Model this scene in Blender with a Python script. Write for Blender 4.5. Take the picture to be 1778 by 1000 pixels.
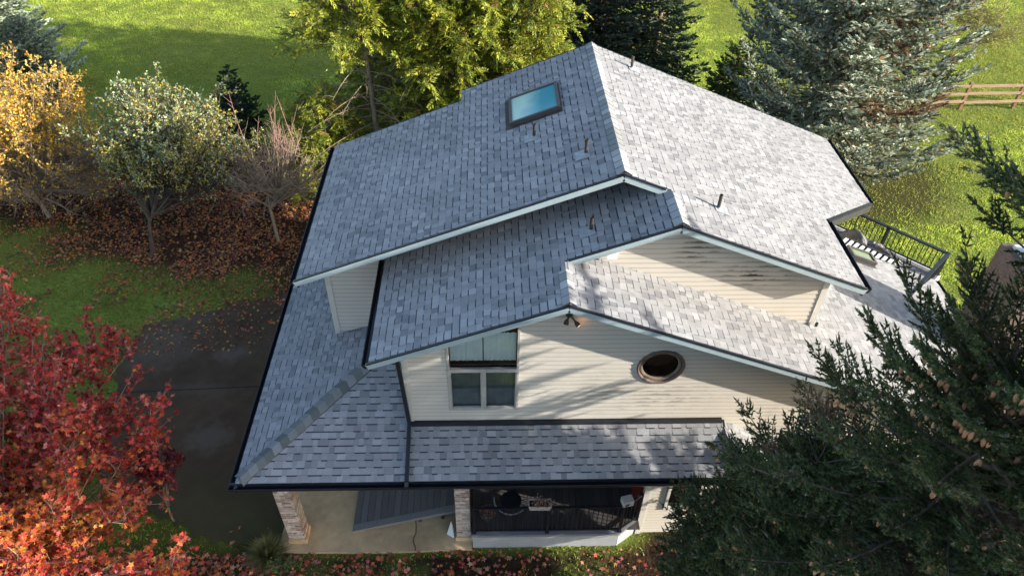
import bpy, math, random
import numpy as np
from mathutils import Vector, Matrix
for o in list(bpy.data.objects): bpy.data.objects.remove(o)
S = bpy.context.scene
COL = S.collection
rad = math.radians

# ------------------------------------------------------------------ camera
CAM_Z = 14.6
pitch, yaw, roll = rad(41.917), rad(2.3506), 0.0222071
f = Vector((math.sin(yaw)*math.cos(pitch), math.cos(yaw)*math.cos(pitch), -math.sin(pitch)))
r = f.cross(Vector((0, 0, 1))).normalized(); u = r.cross(f)
r2 = r*math.cos(roll)+u*math.sin(roll); u2 = -r*math.sin(roll)+u*math.cos(roll)
cam = bpy.data.cameras.new('camera'); co = bpy.data.objects.new('camera', cam); COL.objects.link(co)
m = Matrix.Identity(4)
for i, v in enumerate((r2, u2, -f)):
    for k in range(3): m[k][i] = v[k]
m[2][3] = CAM_Z
co.matrix_world = m
cam.sensor_width = 36; cam.lens = 36*1252.574/1778; cam.clip_end = 3000; cam.clip_start = .1
S.camera = co

# ------------------------------------------------------------------ light
TO_SUN = Vector((3.58, -1.0, 1.16)).normalized()
elev = math.asin(TO_SUN.z); azim = math.atan2(TO_SUN.x, TO_SUN.y)
W = bpy.data.worlds.new('World'); S.world = W; W.use_nodes = True
nt = W.node_tree; bg = nt.nodes['Background']
sky = nt.nodes.new('ShaderNodeTexSky'); sky.sky_type = 'NISHITA'; sky.sun_disc = False
sky.sun_elevation = elev; sky.sun_rotation = azim; sky.air_density = 1.0; sky.dust_density = 1.5; sky.ozone_density = 1.0
nt.links.new(sky.outputs[0], bg.inputs[0]); bg.inputs[1].default_value = 0.14
sl = bpy.data.lights.new('sun', 'SUN'); sl.energy = 4.1; sl.angle = rad(0.55); sl.color = (1.0, .93, .82)
so = bpy.data.objects.new('sun', sl); COL.objects.link(so)
so.rotation_euler = TO_SUN.to_track_quat('Z', 'Y').to_euler(); so.location = (40, -10, 30)
S.view_settings.view_transform = 'Standard'; S.view_settings.look = 'None'
S.view_settings.exposure = 1.48; S.view_settings.gamma = 1
S.render.engine = 'CYCLES'
try:
    S.cycles.max_bounces = 6; S.cycles.diffuse_bounces = 4; S.cycles.transparent_max_bounces = 4
except Exception: pass

# ------------------------------------------------------------------ helpers
def tag(o, label=None, cat=None, group=None, kind=None):
    if label: o['label'] = label
    if cat: o['category'] = cat
    if group: o['group'] = group
    if kind: o['kind'] = kind
    return o
def empty(name, loc=(0, 0, 0), rz=0, **k):
    o = bpy.data.objects.new(name, None); COL.objects.link(o); o.location = loc; o.rotation_euler = (0, 0, rz)
    o.empty_display_size = .3
    return tag(o, **k)
def link(name, me, mat, parent=None):
    o = bpy.data.objects.new(name, me); COL.objects.link(o)
    if mat:
        for mm in (mat if isinstance(mat, (list, tuple)) else [mat]): me.materials.append(mm)
    if parent:
        o.parent = parent
        # geometry is given in world space when the parent sits elsewhere
        pm = parent
        off = Matrix.Identity(4)
        chain = []
        while pm: chain.append(pm); pm = pm.parent
        for p in reversed(chain): off = off @ Matrix.LocRotScale(p.location, p.rotation_euler, None)
        me.transform(off.inverted())
    return o
def npmesh(name, V, loops, starts, totals, col=None, smooth=False, uvw=None):
    me = bpy.data.meshes.new(name)
    V = np.ascontiguousarray(V, dtype=np.float32)
    me.vertices.add(len(V)); me.vertices.foreach_set('co', V.ravel())
    me.loops.add(len(loops)); me.loops.foreach_set('vertex_index', np.ascontiguousarray(loops, dtype=np.int32))
    me.polygons.add(len(starts)); me.polygons.foreach_set('loop_start', np.ascontiguousarray(starts, dtype=np.int32))
    me.polygons.foreach_set('loop_total', np.ascontiguousarray(totals, dtype=np.int32))
    if smooth: me.polygons.foreach_set('use_smooth', np.ones(len(starts), dtype=bool))
    me.update(calc_edges=True)
    if col is not None:
        a = me.attributes.new('Col', 'FLOAT_COLOR', 'FACE')
        c = np.ones((len(starts), 4), dtype=np.float32); c[:, :3] = col
        a.data.foreach_set('color', c.ravel())
    return me
def fixed(name, V, n, col=None, smooth=False):
    """V: (N*n,3): every n vertices are one polygon"""
    N = len(V)//n
    return npmesh(name, V, np.arange(N*n), np.arange(N)*n, np.full(N, n), col, smooth)
class MB:
    def __init__(s): s.v = []; s.f = []; s.c = []; s.m = []
    def poly(s, pts, c=(1, 1, 1), mi=0):
        k = len(s.v); s.v += [tuple(p) for p in pts]; s.f.append(tuple(range(k, k+len(pts)))); s.c.append(c); s.m.append(mi)
    def mesh(s, verts, faces, c=(1, 1, 1), mi=0):
        k = len(s.v); s.v += [tuple(p) for p in verts]
        for fc in faces: s.f.append(tuple(k+i for i in fc)); s.c.append(c); s.m.append(mi)
    def box(s, a, b, c=(1, 1, 1), mi=0):
        x0, y0, z0 = a; x1, y1, z1 = b
        s.mesh([(x0, y0, z0), (x1, y0, z0), (x1, y1, z0), (x0, y1, z0), (x0, y0, z1), (x1, y0, z1), (x1, y1, z1), (x0, y1, z1)],
               [(0, 3, 2, 1), (4, 5, 6, 7), (0, 1, 5, 4), (1, 2, 6, 5), (2, 3, 7, 6), (3, 0, 4, 7)], c, mi)
    def beam(s, p, q, w, h, c=(1, 1, 1), up=(0, 0, 1), mi=0):
        """box from p to q, width w (sideways), height h (along up), centred on the line"""
        p = Vector(p); q = Vector(q); d = (q-p).normalized(); U = Vector(up)
        sd = d.cross(U)
        if sd.length < 1e-4: sd = d.cross(Vector((0, 1, 0)))
        sd.normalize(); U = sd.cross(d).normalized()
        vs = []
        for e in (p, q):
            for a, b in ((-1, -1), (1, -1), (1, 1), (-1, 1)): vs.append(e+sd*(a*w/2)+U*(b*h/2))
        s.mesh(vs, [(0, 1, 2, 3), (7, 6, 5, 4), (0, 4, 5, 1), (1, 5, 6, 2), (2, 6, 7, 3), (3, 7, 4, 0)], c, mi)
    def tube(s, pts, rads, n=8, c=(1, 1, 1), cap=True, mi=0):
        pts = [Vector(p) for p in pts]
        if not isinstance(rads, (list, tuple)): rads = [rads]*len(pts)
        ref = None; rings = []; k0 = len(s.v)
        for i, p in enumerate(pts):
            d = (pts[min(i+1, len(pts)-1)]-pts[max(i-1, 0)]).normalized()
            if ref is None: ref = d.orthogonal().normalized()
            a = (ref-d*ref.dot(d)).normalized(); b = d.cross(a); ref = a
            for j in range(n):
                t = 2*math.pi*j/n; s.v.append(tuple(p+(a*math.cos(t)+b*math.sin(t))*rads[i]))
        for i in range(len(pts)-1):
            for j in range(n):
                s.f.append((k0+i*n+j, k0+i*n+(j+1) % n, k0+(i+1)*n+(j+1) % n, k0+(i+1)*n+j)); s.c.append(c); s.m.append(mi)
        if cap:
            s.f.append(tuple(k0+j for j in reversed(range(n)))); s.c.append(c); s.m.append(mi)
            s.f.append(tuple(k0+(len(pts)-1)*n+j for j in range(n))); s.c.append(c); s.m.append(mi)
    def build(s, name, mat, parent=None, smooth=False, bevel=0):
        me = bpy.data.meshes.new(name); me.from_pydata(s.v, [], s.f); me.update()
        a = me.attributes.new('Col', 'FLOAT_COLOR', 'FACE')
        c = np.ones((len(s.f), 4), dtype=np.float32); c[:, :3] = s.c
        a.data.foreach_set('color', c.ravel())
        if any(s.m): me.polygons.foreach_set('material_index', s.m)
        if smooth: me.polygons.foreach_set('use_smooth', [True]*len(s.f))
        o = link(name, me, mat, parent)
        if bevel:
            b = o.modifiers.new('bevel', 'BEVEL'); b.width = bevel; b.segments = 2; b.limit_method = 'ANGLE'
        return o

# ------------------------------------------------------------------ materials
def mat(name, base=(.5, .5, .5), rough=.7, metal=0, attr=False, noise=None, bump=None, spec=.3, trans=0, hue=0):
    """noise: list of (scale, amount, detail[, xyz stretch]); bump: (scale, strength, distance)"""
    M = bpy.data.materials.new(name); M.use_nodes = True; t = M.node_tree; N = t.nodes; L = t.links
    b = N['Principled BSDF']; b.inputs['Roughness'].default_value = rough; b.inputs['Metallic'].default_value = metal
    b.inputs['Specular IOR Level'].default_value = spec
    if attr:
        a = N.new('ShaderNodeAttribute'); a.attribute_name = 'Col'; cur = a.outputs['Color']
        if base != (.5, .5, .5):
            mx = N.new('ShaderNodeMix'); mx.data_type = 'RGBA'; mx.blend_type = 'MULTIPLY'; mx.inputs[0].default_value = 1
            L.new(cur, mx.inputs[6]); mx.inputs[7].default_value = (*base, 1); cur = mx.outputs[2]
    else:
        c = N.new('ShaderNodeRGB'); c.outputs[0].default_value = (*base, 1); cur = c.outputs[0]
    g = N.new('ShaderNodeNewGeometry')
    for ns in (noise or []):
        mp = N.new('ShaderNodeMapping'); L.new(g.outputs['Position'], mp.inputs[0])
        if len(ns) > 3: mp.inputs['Scale'].default_value = ns[3]
        n = N.new('ShaderNodeTexNoise'); n.inputs['Scale'].default_value = ns[0]; n.inputs['Detail'].default_value = ns[2]
        L.new(mp.outputs[0], n.inputs[0])
        mr = N.new('ShaderNodeMapRange'); mr.inputs[1].default_value = .25; mr.inputs[2].default_value = .75
        mr.inputs[3].default_value = 1-ns[1]; mr.inputs[4].default_value = 1+ns[1]; L.new(n.outputs[0], mr.inputs[0])
        mx = N.new('ShaderNodeVectorMath'); mx.operation = 'SCALE'; L.new(cur, mx.inputs[0]); L.new(mr.outputs[0], mx.inputs[3]); cur = mx.outputs[0]
    L.new(cur, b.inputs['Base Color'])
    M['cur'] = 0
    if bump:
        n = N.new('ShaderNodeTexNoise'); n.inputs['Scale'].default_value = bump[0]; n.inputs['Detail'].default_value = 4
        L.new(g.outputs['Position'], n.inputs[0])
        bp = N.new('ShaderNodeBump'); bp.inputs['Strength'].default_value = bump[1]; bp.inputs['Distance'].default_value = bump[2]
        L.new(n.outputs[0], bp.inputs['Height']); L.new(bp.outputs[0], b.inputs['Normal'])
    if trans:
        tr = N.new('ShaderNodeBsdfTranslucent'); L.new(cur, tr.inputs[0])
        mxs = N.new('ShaderNodeMixShader'); mxs.inputs[0].default_value = trans
        out = N['Material Output']; L.new(b.outputs[0], mxs.inputs[1]); L.new(tr.outputs[0], mxs.inputs[2]); L.new(mxs.outputs[0], out.inputs[0])
    return M
M_shingle = mat('asphalt_shingle', (1.05, 1.05, 1.05), rough=.88, attr=True, noise=[(260, .22, 2), (.8, .13, 5), (9, .07, 3)], spec=.25)
M_deckin = mat('roof_deck', (.10, .10, .11), .9)
M_black = mat('black_metal', (.013, .015, .02), .38, spec=.5, noise=[(6, .3, 3)])
M_fascia = mat('fascia_paint', (.33, .41, .44), .55, noise=[(3, .06, 4), (40, .05, 3)])
M_white = mat('white_paint', (.66, .67, .66), .55, noise=[(5, .06, 4), (50, .05, 3)])
M_trim = mat('trim_paint', (.52, .50, .455), .55, noise=[(5, .08, 4)])
M_pipe = mat('vent_pipe', (.055, .048, .043), .5, noise=[(8, .3, 3)])
M_flash = mat('flashing', (.30, .32, .34), .5, metal=.1, noise=[(12, .25, 3)])
M_conc = mat('concrete', (.48, .35, .20), .9, noise=[(.9, .28, 6), (7, .14, 5), (90, .10, 2)], bump=(60, .3, .01))
M_drive = mat('asphalt', (.050, .047, .043), .85, noise=[(.5, .38, 6), (3.5, .22, 5), (120, .25, 2)], bump=(150, .5, .01))
M_board = mat('deck_boards', rough=.75, attr=True, noise=[(4, .10, 3, (8, 1, 8)), (60, .12, 2)])
M_bark = mat('bark', (.16, .125, .095), .95, noise=[(9, .4, 5, (1, 1, .3)), (40, .3, 3)], bump=(30, .6, .02))
M_barkp = mat('pale_bark', (.25, .19, .135), .95, noise=[(9, .35, 5, (1, 1, .3)), (40, .25, 3)], bump=(30, .5, .02))
M_wood = mat('fence_wood', (.26, .145, .085), .85, noise=[(6, .25, 4), (40, .2, 3)])
M_leaf = mat('foliage', rough=.55, attr=True, trans=.28, spec=.35)
M_needle = mat('needles', rough=.6, attr=True, trans=.25, spec=.3)
M_litter = mat('litter', rough=.75, attr=True, trans=.1)
M_grass = mat('grass_blades', rough=.6, attr=True, trans=.5)
M_brick = None
def siding_material():
    M = mat('vinyl_siding', (.53, .49, .43), .5, noise=[(1.5, .05, 4), (14, .04, 3, (1, 1, 4))], spec=.35)
    t = M.node_tree; N = t.nodes; L = t.links; b = N['Principled BSDF']
    cur = b.inputs['Base Color'].links[0].from_socket
    g = N.new('ShaderNodeNewGeometry')
    sep = N.new('ShaderNodeSeparateXYZ'); L.new(g.outputs['Position'], sep.inputs[0])
    # mildew blotches: short streaks on some boards in three places
    spots = [((3.75, 9.93, 6.55), (.55, 1, .50), 1.0), ((4.95, 9.93, 6.0), (.95, 1, .42), 1.0), ((3.3, 8.9, 3.75), (1.3, 1, .65), .55), ((2.1, 8.9, 3.9), (.9, 1, .7), .45), ((5.6, 8.9, 3.3), (.8, 1, .4), .3)]
    tot = None
    for c, s, a in spots:
        v = N.new('ShaderNodeVectorMath'); v.operation = 'SUBTRACT'; L.new(g.outputs['Position'], v.inputs[0]); v.inputs[1].default_value = c
        d = N.new('ShaderNodeVectorMath'); d.operation = 'DIVIDE'; L.new(v.outputs[0], d.inputs[0]); d.inputs[1].default_value = s
        ln = N.new('ShaderNodeVectorMath'); ln.operation = 'LENGTH'; L.new(d.outputs[0], ln.inputs[0])
        mr = N.new('ShaderNodeMapRange'); L.new(ln.outputs['Value'], mr.inputs[0]); mr.inputs[1].default_value = 1.15; mr.inputs[2].default_value = .2; mr.inputs[3].default_value = 0; mr.inputs[4].default_value = a
        if tot is None: tot = mr.outputs[0]
        else:
            ad = N.new('ShaderNodeMath'); ad.operation = 'MAXIMUM'; L.new(tot, ad.inputs[0]); L.new(mr.outputs[0], ad.inputs[1]); tot = ad.outputs[0]
    mp = N.new('ShaderNodeMapping'); mp.inputs['Scale'].default_value = (1, 1, 3.0); L.new(g.outputs['Position'], mp.inputs[0])
    n = N.new('ShaderNodeTexNoise'); n.inputs['Scale'].default_value = 2.6; n.inputs['Detail'].default_value = 7; n.inputs['Roughness'].default_value = .7; L.new(mp.outputs[0], n.inputs[0])
    # the lower half of each board collects it
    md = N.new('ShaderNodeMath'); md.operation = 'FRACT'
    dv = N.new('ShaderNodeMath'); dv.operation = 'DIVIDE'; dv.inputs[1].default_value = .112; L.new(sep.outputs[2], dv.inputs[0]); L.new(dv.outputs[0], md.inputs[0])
    ed = N.new('ShaderNodeMapRange'); L.new(md.outputs[0], ed.inputs[0]); ed.inputs[1].default_value = .55; ed.inputs[2].default_value = .0; ed.inputs[3].default_value = -.12; ed.inputs[4].default_value = .12
    ad = N.new('ShaderNodeMath'); ad.operation = 'ADD'; L.new(n.outputs[0], ad.inputs[0]); L.new(ed.outputs[0], ad.inputs[1])
    th = N.new('ShaderNodeMapRange'); L.new(ad.outputs[0], th.inputs[0]); th.inputs[1].default_value = .47; th.inputs[2].default_value = .60; th.inputs[3].default_value = 0; th.inputs[4].default_value = 1
    mu = N.new('ShaderNodeMath'); mu.operation = 'MULTIPLY'; L.new(th.outputs[0], mu.inputs[0]); L.new(tot, mu.inputs[1])
    # shadow line under every lap, painted into the board colour
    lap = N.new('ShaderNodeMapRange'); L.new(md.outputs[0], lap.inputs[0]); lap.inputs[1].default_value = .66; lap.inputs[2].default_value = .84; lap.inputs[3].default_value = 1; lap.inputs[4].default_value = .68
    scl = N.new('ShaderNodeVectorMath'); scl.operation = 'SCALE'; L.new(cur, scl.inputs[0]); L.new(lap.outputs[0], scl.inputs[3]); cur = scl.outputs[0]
    mx = N.new('ShaderNodeMix'); mx.data_type = 'RGBA'; L.new(mu.outputs[0], mx.inputs[0]); L.new(cur, mx.inputs[6]); mx.inputs[7].default_value = (.055, .05, .03, 1)
    L.new(mx.outputs[2], b.inputs['Base Color'])
    return M
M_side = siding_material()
def brick_material():
    M = mat('brick', (.4, .3, .26), .9, bump=(60, .3, .01)); t = M.node_tree; N = t.nodes; L = t.links; b = N['Principled BSDF']
    g = N.new('ShaderNodeNewGeometry'); s = N.new('ShaderNodeSeparateXYZ'); L.new(g.outputs['Position'], s.inputs[0])
    a = N.new('ShaderNodeMath'); a.operation = 'ADD'; L.new(s.outputs[0], a.inputs[0]); L.new(s.outputs[1], a.inputs[1])
    c = N.new('ShaderNodeCombineXYZ'); L.new(a.outputs[0], c.inputs[0]); L.new(s.outputs[2], c.inputs[1])
    br = N.new('ShaderNodeTexBrick'); L.new(c.outputs[0], br.inputs[0]); br.inputs['Scale'].default_value = 1
    br.inputs['Brick Width'].default_value = .2; br.inputs['Row Height'].default_value = .068; br.inputs['Mortar Size'].default_value = .008
    br.inputs['Mortar'].default_value = (.42, .38, .33, 1); br.inputs['Color1'].default_value = (.58, .47, .40, 1); br.inputs['Color2'].default_value = (.17, .075, .06, 1); br.inputs['Bias'].default_value = -.12
    n = N.new('ShaderNodeTexNoise'); n.inputs['Scale'].default_value = 14; n.inputs['Detail'].default_value = 4
    L.new(g.outputs['Position'], n.inputs[0])
    mr = N.new('ShaderNodeMapRange'); L.new(n.outputs[0], mr.inputs[0]); mr.inputs[1].default_value = .3; mr.inputs[2].default_value = .7; mr.inputs[3].default_value = .7; mr.inputs[4].default_value = 1.2
    sc = N.new('ShaderNodeVectorMath'); sc.operation = 'SCALE'; L.new(br.outputs[0], sc.inputs[0]); L.new(mr.outputs[0], sc.inputs[3]); L.new(sc.outputs[0], b.inputs['Base Color'])
    return M
M_brick = brick_material()
M_brick2 = mat('chimney_brick', (.15, .11, .09), .9, noise=[(9, .35, 4, (1, 1, 3)), (60, .2, 2)], bump=(30, .5, .02))
def glass_mat(name, col, rough=.03, alpha=.35):
    M = bpy.data.materials.new(name); M.use_nodes = True; t = M.node_tree; N = t.nodes; L = t.links
    for n in list(N): N.remove(n)
    out = N.new('ShaderNodeOutputMaterial'); gl = N.new('ShaderNodeBsdfGlossy'); gl.inputs['Roughness'].default_value = rough; gl.inputs[0].default_value = (.9, .95, 1, 1)
    tr = N.new('ShaderNodeBsdfTransparent'); tr.inputs[0].default_value = (*col, 1)
    fr = N.new('ShaderNodeFresnel'); fr.inputs[0].default_value = 1.5
    ad = N.new('ShaderNodeMath'); ad.operation = 'ADD'; ad.inputs[1].default_value = alpha; L.new(fr.outputs[0], ad.inputs[0])
    mx = N.new('ShaderNodeMixShader'); L.new(ad.outputs[0], mx.inputs[0]); L.new(tr.outputs[0], mx.inputs[1]); L.new(gl.outputs[0], mx.inputs[2]); L.new(mx.outputs[0], out.inputs[0])
    return M
M_glass = glass_mat('window_glass', (.75, .82, .82), .03, .06)
M_tint = mat('skylight_glass', (.05, .20, .27), .12, spec=.8, noise=[(.9, .5, 2)])
M_tint2 = mat('skylight_glass_green', (.10, .14, .06), .08, spec=.8)
M_dark = mat('dark_interior', (.02, .02, .02), .9)
M_brown = mat('brown_interior', (.13, .06, .04), .7)
M_curtain = mat('curtain', (.82, .85, .85), .9, noise=[(5, .08, 3)])
M_tarp = mat('grey_tarp', (.06, .06, .065), .5, noise=[(4, .15, 3)], spec=.5)

# ------------------------------------------------------------------ clipping
def clip(poly, a, b):
    """keep the part of poly (list of 2D) left of the directed line a->b"""
    out = []; n = len(poly)
    def sd(p): return (b[0]-a[0])*(p[1]-a[1])-(b[1]-a[1])*(p[0]-a[0])
    for i in range(n):
        p, q = poly[i], poly[(i+1) % n]; dp, dq = sd(p), sd(q)
        if dp >= 0: out.append(p)
        if (dp >= 0) != (dq >= 0):
            t = dp/(dp-dq); out.append((p[0]+(q[0]-p[0])*t, p[1]+(q[1]-p[1])*t))
    return out
def ccw(P):
    A = sum(P[i][0]*P[(i+1) % len(P)][1]-P[(i+1) % len(P)][0]*P[i][1] for i in range(len(P)))
    return P if A > 0 else P[::-1]
def clipc(poly, conv):
    for i in range(len(conv)):
        poly = clip(poly, conv[i], conv[(i+1) % len(conv)])
        if len(poly) < 3: return []
    return poly

PAL = [(.265, .266, .272), (.285, .286, .292), (.24, .242, .248), (.190, .193, .202), (.308, .309, .315), (.255, .256, .262)]
WTS = [.26, .2, .22, .12, .08, .12]
def roof_plane(name, parent, pieces, O, U, V, seed, thick=.07, holes=()):
    """pieces: convex polygons in (x,y) plan; O,U,V: a point, eave direction, upslope direction (unit 3D). courses run along U."""
    rnd = random.Random(seed)
    O = Vector(O); U = Vector(U).normalized(); V = Vector(V).normalized(); Nn = U.cross(V).normalized()
    if Nn.z < 0: Nn = -Nn
    def to_uv(x, y):
        z = O.z-(Nn.x*(x-O.x)+Nn.y*(y-O.y))/Nn.z; d = Vector((x, y, z))-O
        return (d.dot(U), d.dot(V))
    mb = MB(); EX = .143
    P = []
    for pc in pieces:
        uv = ccw([to_uv(*p) for p in pc]); P.append(uv)
        top = [O+U*a+V*b for a, b in uv]; bot = [p-Nn*thick for p in top]; n = len(top)
        k = list(range(n)); fl = [tuple(k), tuple(2*n-1-i for i in k)]+[(i, n+i, n+(i+1) % n, (i+1) % n) for i in k]
        mb.mesh([*top, *bot], fl, (.12, .12, .13))
    allu = [p[0] for q in P for p in q]; allv = [p[1] for q in P for p in q]
    u0, u1, v0, v1 = min(allu), max(allu), min(allv), max(allv)
    k = 0; v = v0
    while v < v1:
        uu = u0-rnd.random()*.4; raised = rnd.random() < .5
        prev = None
        while uu < u1:
            w = rnd.uniform(.09, .22) if raised else rnd.uniform(.07, .20)
            h = .012 if raised else .006
            c = rnd.choices(PAL, WTS)[0]; jj = rnd.uniform(.94, 1.06); c = tuple(x*jj for x in c)
            if not raised: c = tuple(x*.92 for x in c)
            q = [(uu+.001, v-.001), (uu+w-.001, v-.001), (uu+w-.001, v+EX+.004), (uu+.001, v+EX+.004)]
            for pc in P:
                g = clipc(q, pc)
                if g: mb.poly([O+U*a+V*b+Nn*(.002+h*max(0, 1-(b-v)/EX)) for a, b in g], c)
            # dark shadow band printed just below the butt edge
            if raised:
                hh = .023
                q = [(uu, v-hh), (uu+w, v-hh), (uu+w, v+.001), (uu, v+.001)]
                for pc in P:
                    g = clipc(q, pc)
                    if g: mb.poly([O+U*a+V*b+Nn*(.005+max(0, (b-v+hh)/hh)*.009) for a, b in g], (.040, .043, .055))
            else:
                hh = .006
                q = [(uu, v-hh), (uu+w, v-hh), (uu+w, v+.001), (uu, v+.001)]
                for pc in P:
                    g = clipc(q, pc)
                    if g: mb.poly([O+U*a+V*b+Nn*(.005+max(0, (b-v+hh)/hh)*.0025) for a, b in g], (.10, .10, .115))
            uu += w; raised = (not raised) if rnd.random() < .85 else raised
        v += EX; k += 1
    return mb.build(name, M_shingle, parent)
def ridge_cap(name, parent, p, q, s1, s2, nrm1, nrm2, w=.15, seed=0, dark=1.0):
    """caps folded over the line p->q; s1,s2 unit vectors down either side; laid from p to q"""
    rnd = random.Random(seed); p = Vector(p); q = Vector(q); d = (q-p).normalized(); L = (q-p).length; mb = MB(); t = 0
    s1 = Vector(s1).normalized(); s2 = Vector(s2).normalized()
    while t < L:
        e = min(t+.19, L); c = rnd.choice([(.30, .30, .30), (.24, .24, .25), (.34, .335, .33), (.19, .20, .20)]); c = tuple(x*dark for x in c)
        if name == 'hip_cap': c = rnd.choice([(.10, .11, .105), (.13, .14, .135), (.165, .175, .17), (.20, .205, .205)])
        up = Vector((0, 0, 1))
        for (a, lift, b, lb) in ((t, .040, e, .031),):
            A = p+d*a+up*lift; B = p+d*b+up*lb
            l = [A+s1*w-up*.012, A+s1*w*.5+up*.008, A+up*.022, A+s2*w*.5+up*.008, A+s2*w-up*.012]
            m_ = [B+s1*w-up*.012, B+s1*w*.5+up*.008, B+up*.022, B+s2*w*.5+up*.008, B+s2*w-up*.012]
            for i in range(4): mb.poly([l[i], l[i+1], m_[i+1], m_[i]], c)
            for i in range(4): mb.poly([l[i], l[i+1], l[i+1]-up*.009, l[i]-up*.009], (.12, .12, .125))
        for ss in (s1, s2):
            mb.poly([p+d*t+ss*w+up*.033, p+d*e+ss*w+up*.018, p+d*e+ss*w-up*.02, p+d*t+ss*w-up*.02], (.10, .10, .105))
        t += .19
    return mb.build(name, M_shingle, parent)
def siding(name, parent, O, U, N_, polys, ex=.112, ellipse=None, m=None):
    """lapped boards; polys: convex (u,z) polygons with absolute z; O on the wall line, U along, N_ outward"""
    O = Vector(O); U = Vector(U); N_ = Vector(N_); mb = MB()
    for pc in polys:
        pc = ccw(pc); z0 = min(p[1] for p in pc); z1 = max(p[1] for p in pc)
        # backing
        mb.poly([Vector((O.x, O.y, 0))+U*a+Vector((0, 0, b))-N_*.012 for a, b in pc]) if ellipse is None else None
        k = math.floor(z0/ex)
        while k*ex < z1:
            zz = k*ex; bands = [(zz, zz+ex)]
            if ellipse and zz+ex > ellipse[1]-ellipse[3] and zz < ellipse[1]+ellipse[3]:
                bands = [(zz+i*ex/4, zz+(i+1)*ex/4) for i in range(4)]
            for za, zb in bands:
                segs = [(-99, 99)]
                if ellipse:
                    zm = (za+zb)/2; t = 1-((zm-ellipse[1])/ellipse[3])**2
                    if t > 0: h = ellipse[2]*math.sqrt(t); segs = [(-99, ellipse[0]-h), (ellipse[0]+h, 99)]
                for sa, sb in segs:
                    g = clipc([(sa, za), (sb, za), (sb, zb), (sa, zb)], pc)
                    if g:
                        mb.poly([Vector((O.x, O.y, 0))+U*a+Vector((0, 0, b))+N_*(.013*(1-(b-zz)/ex)) for a, b in g])
                        lo = min(b for a, b in g)
                        if abs(lo-zz) < 1e-4:
                            e = [a for a, b in g if abs(b-lo) < 1e-4]
                            if len(e) > 1:
                                B = Vector((O.x, O.y, zz)); mb.poly([B+U*min(e)+N_*.013, B+U*max(e)+N_*.013, B+U*max(e)-N_*.002+Vector((0, 0, .001)), B+U*min(e)-N_*.002+Vector((0, 0, .001))], (.5, .5, .5))
            k += 1
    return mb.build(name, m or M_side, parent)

# ================================================================== HOUSE
s = .395
house = empty('house', (2, 11, 0), label='cream sided house with stepped grey shingle gable roofs and black gutters', cat='house')
nl = math.sqrt(1+s*s)
LU, LV = (0, 1, 0), (1/nl, 0, s/nl)          # left-facing slopes: courses along y, up towards +x
RU, RV = (0, 1, 0), (-1/nl, 0, s/nl)
AX, AZ = 2.350, 7.733                        # main ridge
BX, BZ = 3.217, 7.389
CX, CZ = 1.288, 6.627
YA, YB, YC = 10.60, 9.57, 8.46               # front rakes
YBK = 16.0
def zl_A(x): return AZ-s*(AX-x)
def zl_B(x): return BZ-s*(BX-x)
def z_R(x): return AZ-s*(x-AX)               # right plane of A and B
def zr_C(x): return CZ-s*(x-CX)
sp = .335; PZ = 2.66; PX, PY = -4.83, 7.80   # porch roof eave corner
# main left slope (notched at the back)
roof_plane('roof', house, [[(-3.75, YA), (-.65, YA), (-.65, 15.5), (-3.75, 15.5)], [(-.65, YA), (AX, YA), (AX, YBK), (-.65, YBK)]], (AX, YA, AZ), LU, LV, 1)
roof_plane('roof', house, [[(AX, YA), (BX, YA), (BX, YBK), (AX, YBK)], [(BX, YB), (6.80, YB), (6.80, 11.62), (BX, 11.62)], [(BX, 11.62), (6.80, 11.62), (8.58, 13.2), (8.58, YBK), (BX, YBK)]], (AX, YB, AZ), RU, RV, 2)
roof_plane('roof', house, [[(-2.10, YC), (CX, YC), (CX, 11.25), (-2.10, 11.25)], [(CX, YB), (BX, YB), (BX, 11.25), (CX, 11.25)]], (BX, YC, BZ), LU, LV, 3)
roof_plane('roof', house, [[(CX, YC), (6.31, YC), (6.31, 9.93), (CX, 9.93)], [(6.31, YC), (11.3, YC), (11.3, 13.5), (6.31, 13.5)]], (CX, YC, CZ), RU, RV, 4)
# porch roof: left plane and front plane meeting at the hip
def zpl(x): return PZ+sp*(x-PX)
def zpf(y): return PZ+sp*(y-PY)
np_ = math.sqrt(1+sp*sp)
hipd = -1.58-PX
roof_plane('porch_roof', house, [[(PX, PY), (-1.58, PY+hipd), (-1.58, 11.25), (-3.36, 11.25)], [(PX, PY), (-3.36, 11.25), (-3.36, 14.9), (PX, 14.9)]], (PX, PY, PZ), (0, 1, 0), (1/np_, 0, sp/np_), 5)
roof_plane('porch_roof', house, [[(PX, PY), (4.64, PY), (4.64, 8.91), (-1.58, 8.91), ], [(PX, PY), (-1.58, 8.91), (-1.58, PY+hipd)]], (PX, PY, PZ), (1, 0, 0), (0, 1/np_, sp/np_), 6)
# little side roof falling to the right
roof_plane('side_roof', house, [[(4.66, 7.9), (6.3, 7.9), (6.3, 8.91), (4.66, 8.91)]], (4.66, 7.9, 2.98), (0, 1, 0), (-1/math.sqrt(1+.46**2), 0, .46/math.sqrt(1+.46**2)), 7)
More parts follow.
